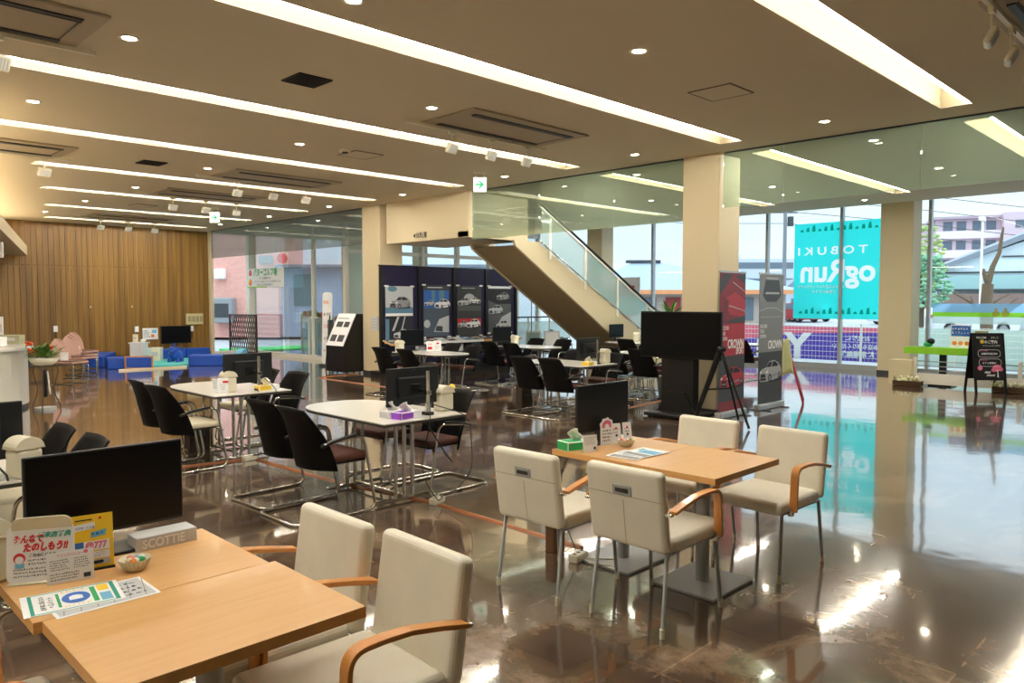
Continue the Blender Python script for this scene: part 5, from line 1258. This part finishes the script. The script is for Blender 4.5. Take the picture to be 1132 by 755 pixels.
for (x, y, lab) in ((15.38, 4.80, 'wicker planter of pale flowers on the floor under the railing, left of the chalkboard'), (15.42, 3.17, 'wicker planter of pale yellow flowers behind the chalkboard')):
    t = thing('flower_planter', lab, 'planter', (x, y, 0), PI / 2)
    b = B(m_wicker)
    for k in range(3): b.box((0, 0, .02 + k * .033), (.50, .17 + .004 * (k % 2), .028), r=.008)
    b.o('basket', t)
    for k in range(36):
        b = B(m_ivory if k % 3 else mat('pale_yellow_petal', (226, 222, 160), .7)); b.ball((random.uniform(-.22, .22), random.uniform(-.07, .07), random.uniform(.10, .18)), .032, sub=1); b.o('flower', t) if k < 18 else b.o('flower', t)
    b = B(m_leaf)
    for k in range(60): b.add([(-.012, 0, 0), (0, .06, .01), (.012, 0, 0)], [(0, 1, 2)], X=T((random.uniform(-.28, .28), random.uniform(-.1, .1), random.uniform(.09, .18)), random.uniform(0, 6), 0, random.uniform(-.6, .6)))
    b.o('foliage', t)
# chalkboard
t = thing('chalkboard_sign', 'black A-frame chalkboard with a pink blossom tree drawing by the right windows', 'sign', (15.03, 3.35, 0), -.90)
b = B(m_black); hh = 1.06; X = frame((-.26, 0.0, 0), (1, 0, 0), (0, .17, 1))
for x0 in (0, .48): b.prism([(x0, 0), (x0 + .04, 0), (x0 + .04, hh), (x0, hh)], -.02, 0, X)
b.prism([(0, hh - .03), (.52, hh - .03), (.52, hh), (0, hh)], -.02, 0, X); b.prism([(0, .24), (.52, .24), (.52, .27), (0, .27)], -.02, 0, X); b.o('frame', t)
X2 = frame((-.26, .42, 0), (1, 0, 0), (0, -.17, 1)); b = B(m_black)
for x0 in (0, .48): b.prism([(x0, 0), (x0 + .04, 0), (x0 + .04, hh), (x0, hh)], -.01, .01, X2)
b.prism([(0, .24), (.52, .24), (.52, hh), (0, hh)], -.008, .008, X2); b.o('rear_panel', t)
b = B(mat('chalk_black', (24, 24, 26), .7)); b.prism([(.04, .27), (.48, .27), (.48, hh - .03), (.04, hh - .03)], -.012, -.004, X)
b.use(m_paper); b.text('WELCOME', .05, .06, .965, 0, X, sx=.7, bold=.01); b.text('スタッフ', .045, .30, .965, 0, X, sx=.7); b.use(m_yellow); b.text('春', .07, .12, .885, 0, X, bold=.03); b.use(m_paper); b.text('のご案内', .06, .19, .885, 0, X, bold=.02, sx=.9); b.text('いらっしゃいませ', .036, .16, .83, 0, X)
b.use(m_pink); b.text('おすすめ', .035, .10, .745, 0, X, bold=.02); b.text('イベント', .035, .10, .575, 0, X, bold=.02); b.use(m_paper); b.text('点検予約受付中', .04, .13, .685, 0, X, bold=.02, sx=.95); b.text('カフェ営業中', .038, .14, .525, 0, X, bold=.01)
for (cx, cy) in ((.26, .70), (.27, .54)):
    P = [(v.x + cx - .18, v.y + cy - .06) for v in rp([(0, 0, 0), (.36, 0, 0), (.36, .13, 0), (0, .13, 0)], .06, 4, closed=True)]
    b.tube([X @ Vector((p[0], p[1], .001)) for p in P], .0025, 4, closed=True)
b.use(m_pink); b.disc(.38, .46, .075, .001, X, sy=.7); b.disc(.33, .42, .05, .001, X, sy=.7); b.disc(.43, .43, .045, .001, X, sy=.7)
for k in range(5): a = k * 1.2566; b.disc(.10 + .022 * math.cos(a), .45 + .022 * math.sin(a), .02, .001, X)
b.use(m_paper); b.flat([(.375, .29), (.395, .29), (.39, .40), (.42, .43), (.385, .41), (.36, .43), (.378, .39)], .002, X); b.text('FREE', .045, .17, .36, 0, X, bold=.03, shear=.3); b.text('DRINK', .045, .20, .31, 0, X, bold=.03, shear=.3)
b.o('board', t)
# palm behind television
t = thing('potted_palm', 'green spiky potted palm rising behind the large television', 'plant', (10.6, 6.95, 0))
b = B(m_dgrey); b.lathe((0, 0, 0), [(0, 0), (.16, 0), (.2, .35), (.17, .35), (.16, .3), (0, .3)], 20); b.o('pot', t)
b = B(mat('palm_trunk', (96, 74, 50), .8)); b.tube([(0, 0, .3), (.02, 0, .8), (0, .02, 1.36)], [.04, .03, .03], 8); b.o('trunk', t)
for k in range(26):
    a = k * 2.4; el = .35 + .9 * ((k * 37) % 10) / 10; ln = .5; b = B(m_leaf)
    p = [Vector((0, 0, 1.33)) + Vector((math.cos(a) * math.cos(el) * s_ * ln, math.sin(a) * math.cos(el) * s_ * ln, math.sin(el) * s_ * ln - .16 * s_ * s_)) for s_ in (0, .25, .5, .75, 1)]
    sd = Vector((-math.sin(a), math.cos(a), 0)); vs = []
    for q, wd in zip(p, (.012, .028, .026, .016, .002)): vs += [q + sd * wd, q - sd * wd + Vector((0, 0, .002)), ]
    b.add(vs, [(2 * i, 2 * i + 1, 2 * i + 3, 2 * i + 2) for i in range(4)], True); b.o('frond', t)

# low guard rail and picture stands inside the window behind the stairs
t = thing('guard_rail', 'dark-topped low guard rail with white posts below the staircase', 'railing', (15.2, 15.5, 0))
b = B(m_dgrey); b.tube([(0, 0, 1.13), (2.9, 0, 1.13)], .022, 8); b.o('handrail', t)
for k in range(4): b = B(m_white); b.cyl((.05 + k * .93, 0, 0), .022, 1.11, seg=10); b.o('post', t)
b = B(m_rail_glass); b.box((1.45, 0, .55), (2.8, .01, .9)); b.o('glass_panel', t)
for (x, y, lab, c1) in ((14.55, 13.75, 'grey-green framed picture stand on the floor below the staircase', mat('stand_green', (120, 150, 140), .5)), (14.95, 13.45, 'white leaning picture stand next to the grey-green one', m_paper)):
    t = thing('picture_stand', lab, 'picture stand', (x, y, 0), -PI / 4)
    b = B(m_lgrey); b.box((0, 0, 0), (.42, .02, .55), r=.004, X=T((0, 0, .55), 0, 0, -.25)); b.use(c1); b.box((0, -.012, 0), (.34, .004, .46), X=T((0, 0, .55), 0, 0, -.25)); b.o('panel', t)
    b = B(m_dgrey); b.tube([(-.15, .05, .4), (-.18, .12, 0)], .01, 6); b.tube([(.15, .05, .4), (.18, .12, 0)], .01, 6); b.tube([(0, -.08, .3), (0, -.18, 0)], .01, 6); b.o('leg', t)

# prints on the right glazing (seen from behind, so mirrored)
def film(y0, z0, w_, h_): return frame((GX + .012, y0, z0), (0, -1, 0), (0, 0, 1))
t = thing('window_film', 'large turquoise window print with mirrored white lettering', 'window sign', (0, 0, 0))
X = frame((GX - .012, 8.35, 1.18), (0, -1, 0), (0, 0, 1)); W_ = 2.15; Hh_ = 2.30
def cut_sheet(w_, h_, words):               # a sheet with letter-shaped openings, and the letters' own faces
    out = bpy.data.curves.new('c', 'CURVE'); out.dimensions = '2D'; out.fill_mode = 'BOTH'
    def spline(P):
        sp = out.splines.new('POLY'); sp.points.add(len(P) - 1)
        for k, q in enumerate(P): sp.points[k].co = (q[0], q[1], 0, 1)
        sp.use_cyclic_u = True
    spline([(0, 0), (w_, 0), (w_, h_), (0, h_)])
    L = B(); L.use(m_letter)
    for body_, size, x, y, sx, bold in words:
        t_ = B(m_letter); t_.text(body_, size, 0, 0, 0, None, bold=bold)
        bmesh.ops.remove_doubles(t_.bm, verts=t_.bm.verts[:], dist=1e-5)
        for v in t_.bm.verts: v.co = Vector((x - v.co.x * sx, v.co.y + y, 0))
        for f in t_.bm.faces: L.add([v.co.copy() for v in f.verts], [tuple(range(len(f.verts)))], False, X)
        nx_ = {}
        for e_ in t_.bm.edges:
            if len(e_.link_faces) == 1:
                a_, c_ = e_.verts; nx_.setdefault(a_.index, []).append(c_.index); nx_.setdefault(c_.index, []).append(a_.index)
        t_.bm.verts.index_update(); t_.bm.verts.ensure_lookup_table(); seen = set()
        nx_ = {}
        for e_ in t_.bm.edges:
            if len(e_.link_faces) == 1:
                a_, c_ = e_.verts; nx_.setdefault(a_.index, []).append(c_.index); nx_.setdefault(c_.index, []).append(a_.index)
        for s0 in nx_:
            if s0 in seen: continue
            P = [s0]; seen.add(s0); cur = s0
            while True:
                nn = [q for q in nx_[cur] if q not in seen]
                if not nn: break
                cur = nn[0]; seen.add(cur); P.append(cur)
            if len(P) > 2: spline([t_.bm.verts[q].co for q in P])
        t_.bm.free()
    oo = bpy.data.objects.new('c', out); C.objects.link(oo); dg = bpy.context.evaluated_depsgraph_get(); dg.update()
    me = bpy.data.meshes.new_from_object(oo.evaluated_get(dg)); F = B(m_film_teal)
    F.add([v.co.copy() for v in me.vertices], [tuple(q.vertices) for q in me.polygons], False, X)
    bpy.data.objects.remove(oo); bpy.data.meshes.remove(me)
    return F, L
m_letter = glass('film_white', (245, 255, 255), .1, haze=.9, hazecol=(255, 255, 255), thru=.9)
F, L = cut_sheet(W_, Hh_, [('T O B U K I', .26, 1.74, 1.54, 1.28, .02), ('ogRun', .72, 1.93, .90, .96, .03)])
Xm = X @ Matrix.Diagonal((-1, 1, 1, 1)); L.use(m_paper); L.text('ワンちゃんも遊べるドッグランです', .085, -1.32, .74, .004, Xm, bold=.02, sx=.9); L.text('ご自由にどうぞ', .085, -1.05, .62, .004, Xm, bold=.02)
F.o('film', t); L.o('lettering', t)
b = B(glass('film_teal_dark', (30, 190, 170), .3, haze=.5, hazecol=(30, 190, 160)))
for k in range(14):
    for zz in (.12, 2.10): x = .14 + k * .145; h2 = .06 + .05 * ((k * 7) % 3); b.flat([(x, zz), (x + .09, zz), (x + .07, zz + h2), (x + .02, zz + h2 * .8)], .003, X)
b.o('dog_row', t)
t = thing('window_film', 'blue and green strip of window film across the right-hand window', 'window sign', (0, 0, 0))
X = frame((GX - .012, 5.22, 1.12), (0, -1, 0), (0, 0, 1)); b = B(glass('film_sky', (170, 215, 250), .4, haze=.7, hazecol=(165, 214, 250))); b.rect(0, .245, 4.6, .43, 0, X)
b.use(glass('film_green', (150, 220, 70), .4, haze=.8, hazecol=(160, 228, 70))); b.rect(0, .15, 4.6, .245, 0, X); b.use(glass('film_pale', (225, 245, 240), .4, haze=.6, hazecol=(225, 242, 240))); b.rect(0, 0, 4.6, .15, 0, X)
b.use(m_orange); b.use(glass('film_orange', (250, 210, 140), .3, haze=.5, hazecol=(250, 210, 140))); 
for k in range(2): b.disc(1.20 + k * .17, .22, .07, .005, X); b.disc(1.20 + k * .17, .31, .03, .005, X)
b.o('film', t)
t = thing('window_notice', 'white window board with mirrored red letters seen behind the stair rail', 'window sign', (0, 0, 0)); X = frame((GX - .012, 13.95, 1.2), (0, -1, 0), (0, 0, 1)); b = B(mat('board_white', (226, 232, 238), .6)); b.prism([(0, 0), (1.0, 0), (1.0, 1.1), (0, 1.1)], -.02, 0, X)
b.use(m_red); b.text('PP', .55, -.82, .45, .004, X @ Matrix.Diagonal((-1, 1, 1, 1)), bold=.06); b.o('board', t)
# ------------------------------------------------------------ outdoors
b = B(mat('asphalt', (160, 162, 166), .9, var=.12, vscale=1.5)); b.box((120, 120, -.16), (460, 460, .1)); struct(b, 'floor_outdoor_ground')
b = B(mat('kerb', (180, 182, 184), .8)); b.box((19.4, 6, -.06), (2.3, 24, .12)); struct(b, 'trim_70')
b = B(mat('golf_turf', (70, 190, 96), .9, var=.1)); b.box((13.3, 24.0, -.04), (4.6, 1.8, .1)); b.o('putting_turf', label='bright green putting turf outside the left window', cat='artificial turf')

# mesh fence with printed banners
fn_ = thing('mesh_fence', 'white wire mesh fence outside the right windows', 'fence', (20.6, 12, 0))
for k in range(9): b = B(m_white); b.box((0, -k * 2.2, .5), (.05, .05, 1.0)); b.o('post', fn_)
b = B(m_white)
for k in range(7): b.tube([(0, 0, .1 + k * .14), (0, -17.6, .1 + k * .14)], .006, 4)
for k in range(176): b.box((0, -k * .1, .5), (.005, .005, .95))
b.o('mesh', fn_)
def fban(y0, y1, z0, z1, label, fn, m):
    t = thing('fence_banner', label, 'banner', (20.72, y0, z0)); X = frame((0, 0, 0), (0, -1, 0), (0, 0, 1)); w_ = y0 - y1; h_ = z1 - z0
    b = B(m); b.prism([(0, 0), (w_, 0), (w_, h_), (0, h_)], -.01, 0, X); fn(b, X, w_, h_); b.o('print', t)
m_fp = mat('banner_pink', (240, 112, 140), .6); m_fv = mat('banner_violet', (92, 66, 190), .6); m_fw = mat('banner_pale', (222, 240, 232), .6)
def bn1(b, X, w_, h_):
    b.use(m_fv); b.flat([(1.0, 0), (w_, 0), (w_, h_ * .86), (2.6, h_ * .78), (1.0, h_ * .55)], .002, X); b.use(m_paper)
    Xm = X @ Matrix.Diagonal((-1, 1, 1, 1)); b.text('Y', .98, -2.95, .02, .004, Xm, bold=.04, sx=1.1); b.text('G', .7, -1.9, .02, .004, Xm, bold=.04)
    b.text('お気軽に', .15, -4.6, .56, .004, Xm, bold=.02, sx=1.1); b.text('お立ち寄りください', .15, -4.8, .34, .004, Xm, bold=.02, sx=.9); b.text('駐車場無料', .18, -4.7, .12, .004, Xm, bold=.03)
fban(12.0, 7.2, .0, .9, 'pink and violet banner with a white letter on the mesh fence', bn1, m_fp)
def bn2(b, X, w_, h_):
    b.use(mat('letter_sage', (170, 196, 184), .6)); b.text('SUBARU', .62, -9.4, .16, .004, X @ Matrix.Diagonal((-1, 1, 1, 1)), bold=.03, sx=1.9)
fban(7.1, -4.0, .0, .92, 'pale green banner with large grey-green mirrored letters on the mesh fence', bn2, m_fw)

# buildings, each at its own distance
m_apt = mat('mauve_render', (214, 190, 200), .8); m_aptd = mat('mauve_dark', (184, 162, 176), .8); m_win = mat('window_dark', (104, 116, 130), .3); m_balc = mat('balcony_pale', (236, 220, 228), .8)
t = thing('apartment_building', 'mauve apartment block with pale balconies beyond the right window', 'building', at(61, 112), -PI / 4 - .4)
b = B(m_apt); b.box((5.4, 5, 6.7), (8.5, 10, 13.4)); b.box((10.8, 4, 7.0), (3.2, 12, 14.0)); b.box((-1.5, 8, 6.5), (5.5, 8, 13.0)); b.o('walls', t)
b = B(m_aptd); b.box((5.2, 4.6, 13.6), (9.5, 11, .35)); b.box((-1.5, 8, 13.1), (6.0, 8.4, .3)); b.o('roof', t)
for f in range(4):
    z = 2.9 + f * 2.75; b = B(m_balc); b.box((5.2, -.4, z), (8.2, .9, 1.1)); b.o('balcony', t)
    for x in (2.6, 4.3, 6.3, 8.0):
        b = B(m_win); b.box((x, -.02, z + 1.3), (1.2, .1, 1.3)); b.o('window', t)
    b = B(m_win); b.box((11.2, -2.02, z + 1.2), (1.3, .1, 1.1)); b.o('window', t)
t = thing('house', 'pale blue gabled hall with grey roof edges beyond the right window', 'building', at(25.9, 47.5), -PI / 4 - .38)
Xh = Matrix(((1, 0, 0, 0), (0, 0, 1, 0), (0, 1, 0, 0), (0, 0, 0, 1)))
m_hb = mat('house_pale', (226, 238, 246), .8); m_rg = mat('roof_grey', (134, 142, 154), .6)
b = B(m_hb); b.prism([(0.6, 0), (12, 0), (12, 3.6), (7.0, 5.9), (.6, 3.5)], 0, 8, Xh); b.o('walls', t)
b = B(m_rg); b.prism([(-.2, 3.1), (7.0, 6.1), (14, 3.4), (14, 3.65), (7.0, 6.45), (-.2, 3.4)], -.5, 8.4, Xh); b.o('roof', t)
b = B(mat('canopy_green', (160, 196, 196), .6)); b.prism([(.2, 2.3), (12, 2.3), (12, 3.1), (1.4, 3.1)], -.9, 0, Xh); b.o('canopy', t)
b = B(m_dgrey); b.box((6.2, -.1, 3.35), (11.5, .12, .10)); b.box((6.2, -.95, 2.28), (12, .12, .10)); b.box((5.4, -.05, 4.4), (.1, .12, 2.0)); b.box((8.6, -.05, 4.4), (.1, .12, 2.0)); b.box((8, -.05, 4.3), (8, .12, .08)); b.o('beams', t)
b = B(mat('brown_wall', (140, 116, 108), .8)); b.box((6.0, -1.5, 1.0), (15, .15, 2.1)); b.o('fence_wall', t)
m_rb = mat('roof_bluegrey', (150, 166, 190), .55, var=.05)
t = thing('house', 'low house with a wide blue-grey hipped roof and orange fascia seen through the middle windows', 'building', at(5, 50), -PI / 4)
b = B(mat('house_orange', (190, 172, 160), .8)); b.box((6.5, 4, 1.1), (13, 8, 2.4)); b.o('walls', t)
b = B(m_rb); b.add([(-.8, -.8, 2.3), (14.2, -.8, 2.3), (14.2, 9, 2.3), (-.8, 9, 2.3), (3.6, 4, 4.35), (5.4, 4, 4.35)], [(0, 1, 5, 4), (1, 2, 5), (2, 3, 4, 5), (3, 0, 4)]); b.o('roof', t)
b = B(mat('fascia_orange', (226, 150, 100), .7)); b.box((6.7, -.8, 2.2), (15, .1, .28)); b.o('fascia', t); b = B(m_dgrey); b.box((4.3, 4, 4.4), (2.4, .5, .2)); b.o('ridge', t)
for k, x in enumerate((.9, 2.4, 4.0, 5.6, 7.2, 8.8, 10.4, 12)):
    b = B([m_win, mat('shutter_red', (150, 56, 52), .6)][k % 2]); b.box((x, -.02, 1.1), (1.0, .1, 1.5)); b.o('window', t)
t = thing('house', 'small blue-grey gabled house behind the parked cars', 'building', at(24.6, 70), -PI / 4)
b = B(mat('house_bluegrey', (186, 194, 208), .8)); b.prism([(0, 0), (2.9, 0), (2.9, 2.0), (1.4, 3.2), (0, 2.0)], 0, 6, Xh); b.o('walls', t); b = B(m_rg); b.prism([(-.3, 1.9), (1.4, 3.3), (3.2, 1.8), (3.2, 2.0), (1.4, 3.6), (-.3, 2.15)], -.3, 6.3, Xh); b.o('roof', t); b = B(m_win); b.box((1.5, -.03, 1.3), (.7, .1, 1.1)); b.o('window', t)
t = thing('office_building', 'pale grey flat-roofed building far behind the turquoise window print', 'building', at(31.5, 115), -PI / 4)
b = B(mat('office_pale', (196, 204, 214), .8)); b.box((5, 5, 4.0), (13, 10, 8.0)); b.box((2.5, 5, 8.3), (3, 4, 1.2)); b.o('walls', t)
for f in range(3): b = B(m_win); b.box((5, -.03, 2.2 + f * 2.4), (12, .1, .9)); b.o('window_band', t)
t = thing('house', 'white flat building behind the left part of the middle windows', 'building', at(19, 95), -PI / 4)
b = B(mat('house_white', (214, 218, 222), .8)); b.box((4, 4, 1.8), (12, 8, 3.6)); b.o('walls', t); b = B(m_rg); b.box((4, 4, 3.7), (12.6, 8.6, .25)); b.o('roof', t)

# left neighbours
m_brick = bpy.data.materials.new('pink_brick'); m_brick.use_nodes = True
n = m_brick.node_tree.nodes; l = m_brick.node_tree.links; p = n['Principled BSDF']; q = n.new('ShaderNodeTexBrick'); tq = n.new('ShaderNodeTexCoord'); mq = n.new('ShaderNodeMapping'); mq.inputs['Rotation'].default_value = (PI / 2, 0, 0)
q.inputs['Color1'].default_value = lin((240, 176, 164)) + (1,); q.inputs['Color2'].default_value = lin((230, 162, 150)) + (1,); q.inputs['Mortar'].default_value = lin((222, 176, 164)) + (1,); q.inputs['Scale'].default_value = 4
l.new(tq.outputs['Object'], mq.inputs['Vector']); l.new(mq.outputs[0], q.inputs['Vector']); l.new(q.outputs['Color'], p.inputs['Base Color']); p.inputs['Roughness'].default_value = .85
t = thing('brick_building', 'pink brick building outside the left window', 'building', at(-15.5, 33.5), -PI / 4)
b = B(m_brick); b.box((2.8, 2, 3.2), (4.8, 4, 6.4)); b.o('walls', t); b = B(m_paper); b.box((2.7, -.15, 2.8), (.45, .3, .45), r=.05); b.o('vent_hood', t); b = B(m_grey); b.box((2.9, -.3, 1.2), (.9, .6, 1.1), r=.05); b.use(m_dgrey); b.box((2.9, -.61, 1.2), (.6, .02, .6)); b.o('outdoor_unit', t)
b = B(mat('brick_joint', (200, 150, 140), .8)); b.box((2.8, -.01, 3.9), (4.8, .02, .06)); b.o('band', t)
t = thing('shuttered_building', 'blue-grey corrugated building outside the left windows', 'building', at(-10.3, 34), -PI / 4)
m_cor = mat('corrugated_blue', (176, 190, 214), .6)
b = B(m_cor); b.box((5, 2, 1.55), (10, 4, 3.1)); 
for k in range(80): b.box((.06 + k * .125, -.01, 1.55), (.05, .03, 3.0))
b.o('walls', t); b = B(mat('eaves_grey', (120, 130, 146), .6)); b.box((5, 1.6, 3.15), (10.2, 4.4, .12)); b.o('roof', t)
for x in (1.0, 3.6, 6.0): b = B(mat('window_teal', (96, 130, 140), .3)); b.box((x, -.04, 2.1), (.9, .08, 1.4)); b.o('window', t)
t = thing('showroom_sign', 'red round emblem on a grey sign board above the corrugated building', 'sign', at(-11.0, 33.4, 3.2), -PI / 4); t.scale = (.6, .6, .6)
b = B(m_grey); b.box((.3, 0, .38), (1.0, .1, .6)); b.use(m_red); b.cyl((0, 0, 0), .38, .14, X=T((1.55, 0, .45), 0, 0, PI / 2)); b.o('panel', t)
b = B(mat('white_facade', (226, 234, 240), .8)); b.box((5, 4, 4.2), (14, 2, 8.4)); o_ = b.o('white_building', label='tall white facade behind the corrugated building', cat='building', loc=at(-10.4, 38), rz=-PI / 4)
# sheer curtain strips by the entrance
# trees and hedge
def tree(lat, d, h_, r, lab, m1, trunk=True, n_=420):
    t = thing('tree', lab, 'tree', at(lat, d)); b = B(m1)
    for k in range(n_):
        a = random.uniform(0, 2 * PI); rr_ = r * math.sqrt(random.random()); z = h_ * (.35 + .62 * random.random()); f = 1 - abs(z / h_ - .6) * 1.1
        b.ball((rr_ * f * math.cos(a), rr_ * f * math.sin(a), z), r * random.uniform(.05, .12), 1, 1, .6, sub=1)
    b.o('crown', t)
    b = B(mat('bark', (92, 76, 60), .9)); b.tube([(0, 0, 0), (.1, 0, h_ * .4), (0, .1, h_ * .8)], [.16, .12, .05], 8); b.o('trunk', t)
m_t1 = mat('pine_leaf', (150, 178, 112), .9, two=(190, 204, 130), vscale=2); m_t2 = mat('camphor_leaf', (110, 164, 132), .9, two=(150, 194, 160), vscale=2)
tree(22.4, 42, 5.9, 1.5, 'yellow-green layered pine to the left of the mauve apartment block', m_t1)
tree(19.4, 36, 3.9, 1.4, 'bluish green round tree below the pine at the right window', m_t2)
tree(16.0, 60, 1.9, 1.3, 'low dark shrub tree across the parking lot', m_t2, n_=200)
t = thing('dead_tree', 'bare pollarded dead tree trunk with a few twisted branches outside the right window', 'tree', at(13.9, 22.2, -.1))
m_bark = mat('dead_bark', (112, 92, 72), .9, bump=.5, bscale=12)
b = B(m_bark); b.tube([(0, 0, 0), (.03, 0, .9), (-.04, .02, 1.5), (.0, 0, 2.2)], [.20, .17, .16, .15], 10); b.o('trunk', t)
cr_v = Vector((.707, -.707, 0))
for pts, r0 in ((((0, 2.1), (.12, 2.6), (.30, 3.0), (.36, 3.5), (.40, 3.75)), .09), (((0, 2.15), (-.12, 2.4), (-.14, 2.55)), .09), (((0, 1.0), (-.25, 1.25), (-.45, 1.55), (-.75, 1.72), (-1.0, 1.85)), .07), (((0, 1.05), (.3, 1.25), (.55, 1.45), (.9, 1.7)), .06), (((.1, 1.5), (.4, 1.7), (.75, 1.85)), .04), (((-.4, 1.5), (-.5, 1.75)), .03)):
    b = B(m_bark); P = [cr_v * x + Vector((0, 0, z + .1)) for x, z in pts]; b.tube(P, [r0 * (1 - .7 * i / (len(P) - 1)) for i in range(len(P))], 8); b.o('branch', t)
b = B(m_white); b.tube([(0, 0, 0), (0, 0, 5.7)], .06); b.box((-.1, 0, 5.8), (.6, .2, .2)); b.o('lamp_post', label='thin white lamp post in front of the apartment block', cat='lamp post', loc=at(24.05, 39))
t = thing('utility_pole', 'utility pole with cross arms and wires seen left of the turquoise print', 'utility pole', at(20.4, 57), -PI / 4)
b = B(mat('pole_grey', (130, 132, 136), .8)); b.tube([(0, 0, 0), (0, 0, 11)], [.17, .12]); b.o('pole', t)
for z in (8.2, 9.2, 10.2): b = B(MATS['pole_grey']); b.box((0, 0, z), (1.8, .1, .1)); b.o('cross_arm', t)
b = B(m_dgrey); b.cyl((.4, 0, 7.2), .22, .7); b.o('transformer', t)
for k, z in enumerate((8.3, 9.3, 10.3, 7.4)):
    b = B(m_dgrey); b.tube([(-14, 4, z + 1.2), (-7, 2, z + .2), (0, 0, z), (8, -2, z - 1.0), (17, -4, z - 2.4)], .022, 4); b.o('wire', t)

# parked cars
def mk_car():
    t = thing('parked_car', '', 'car'); m_b = mat('car_white', (226, 230, 234), .25, coat=.5)
    prof = [(-2.1, .25), (2.1, .25), (2.15, .75), (1.9, .95), (1.0, 1.05), (.35, 1.52), (-1.3, 1.58), (-1.95, 1.1), (-2.15, .95)]
    Xc = Matrix(((1, 0, 0, 0), (0, 0, 1, 0), (0, 1, 0, 0), (0, 0, 0, 1)))
    b = B(m_b); b.prism(prof, -.82, .82, Xc); b.o('body', t, bevel=.08)
    b = B(m_win); b.prism([(.95, 1.05), (.38, 1.45), (-1.25, 1.50), (-1.75, 1.08)], -.835, .835, Xc); b.prism([(.90, 1.12), (.40, 1.48), (.36, 1.5), (.86, 1.14)], -.7, .7, Xc); b.o('windows', t)
    for x in (-1.3, 1.3):
        for y in (-.74, .74):
            b = B(m_black); b.cyl((0, 0, -.11), .33, .22, X=T((x, y, .33), 0, 0, PI / 2)); w_ = b.o('wheel', t); b = B(m_steel); b.cyl((0, 0, -.115), .2, .23, X=T((x, y, .33), 0, 0, PI / 2)); b.o('hubcap', w_)
    b = B(m_red); b.box((-2.1, .6, .95), (.1, .3, .16)); b.box((-2.1, -.6, .95), (.1, .3, .16)); b.o('tail_light', t)
    return t
KC = Kind(mk_car)
for (lat, d, rz, lab) in ((28.2, 55, -PI / 4 + PI, 'white car whose tail shows just right of the right column'), (22.8, 38, -PI / 4, 'white car roof behind the dead tree, left one'), (27.4, 38, -PI / 4, 'white car roof behind the dead tree, right one'),
                     (24.9, 64, PI / 4 + .5, 'white car parked beside the little gabled house'), (20.5, 62, PI / 4, 'silver white car seen above the red banner edge'), (21.9, 70, PI / 4, 'white car in the farther row behind the grey banner')):
    KC.put(at(lat, d, -.1), rz, lab, 'parked cars outside')
m_cr = mat('car_red', (170, 44, 54), .25, coat=.5)
o_ = KC.put(at(23.2, 62, -.1), PI / 4 + .3, 'dark red car parked between the white ones', 'parked cars outside')
for k in [x for x in bpy.data.objects if x.parent == o_ and x.name.startswith('body')]:
    k.data = k.data.copy(); k.data.materials[0] = m_cr
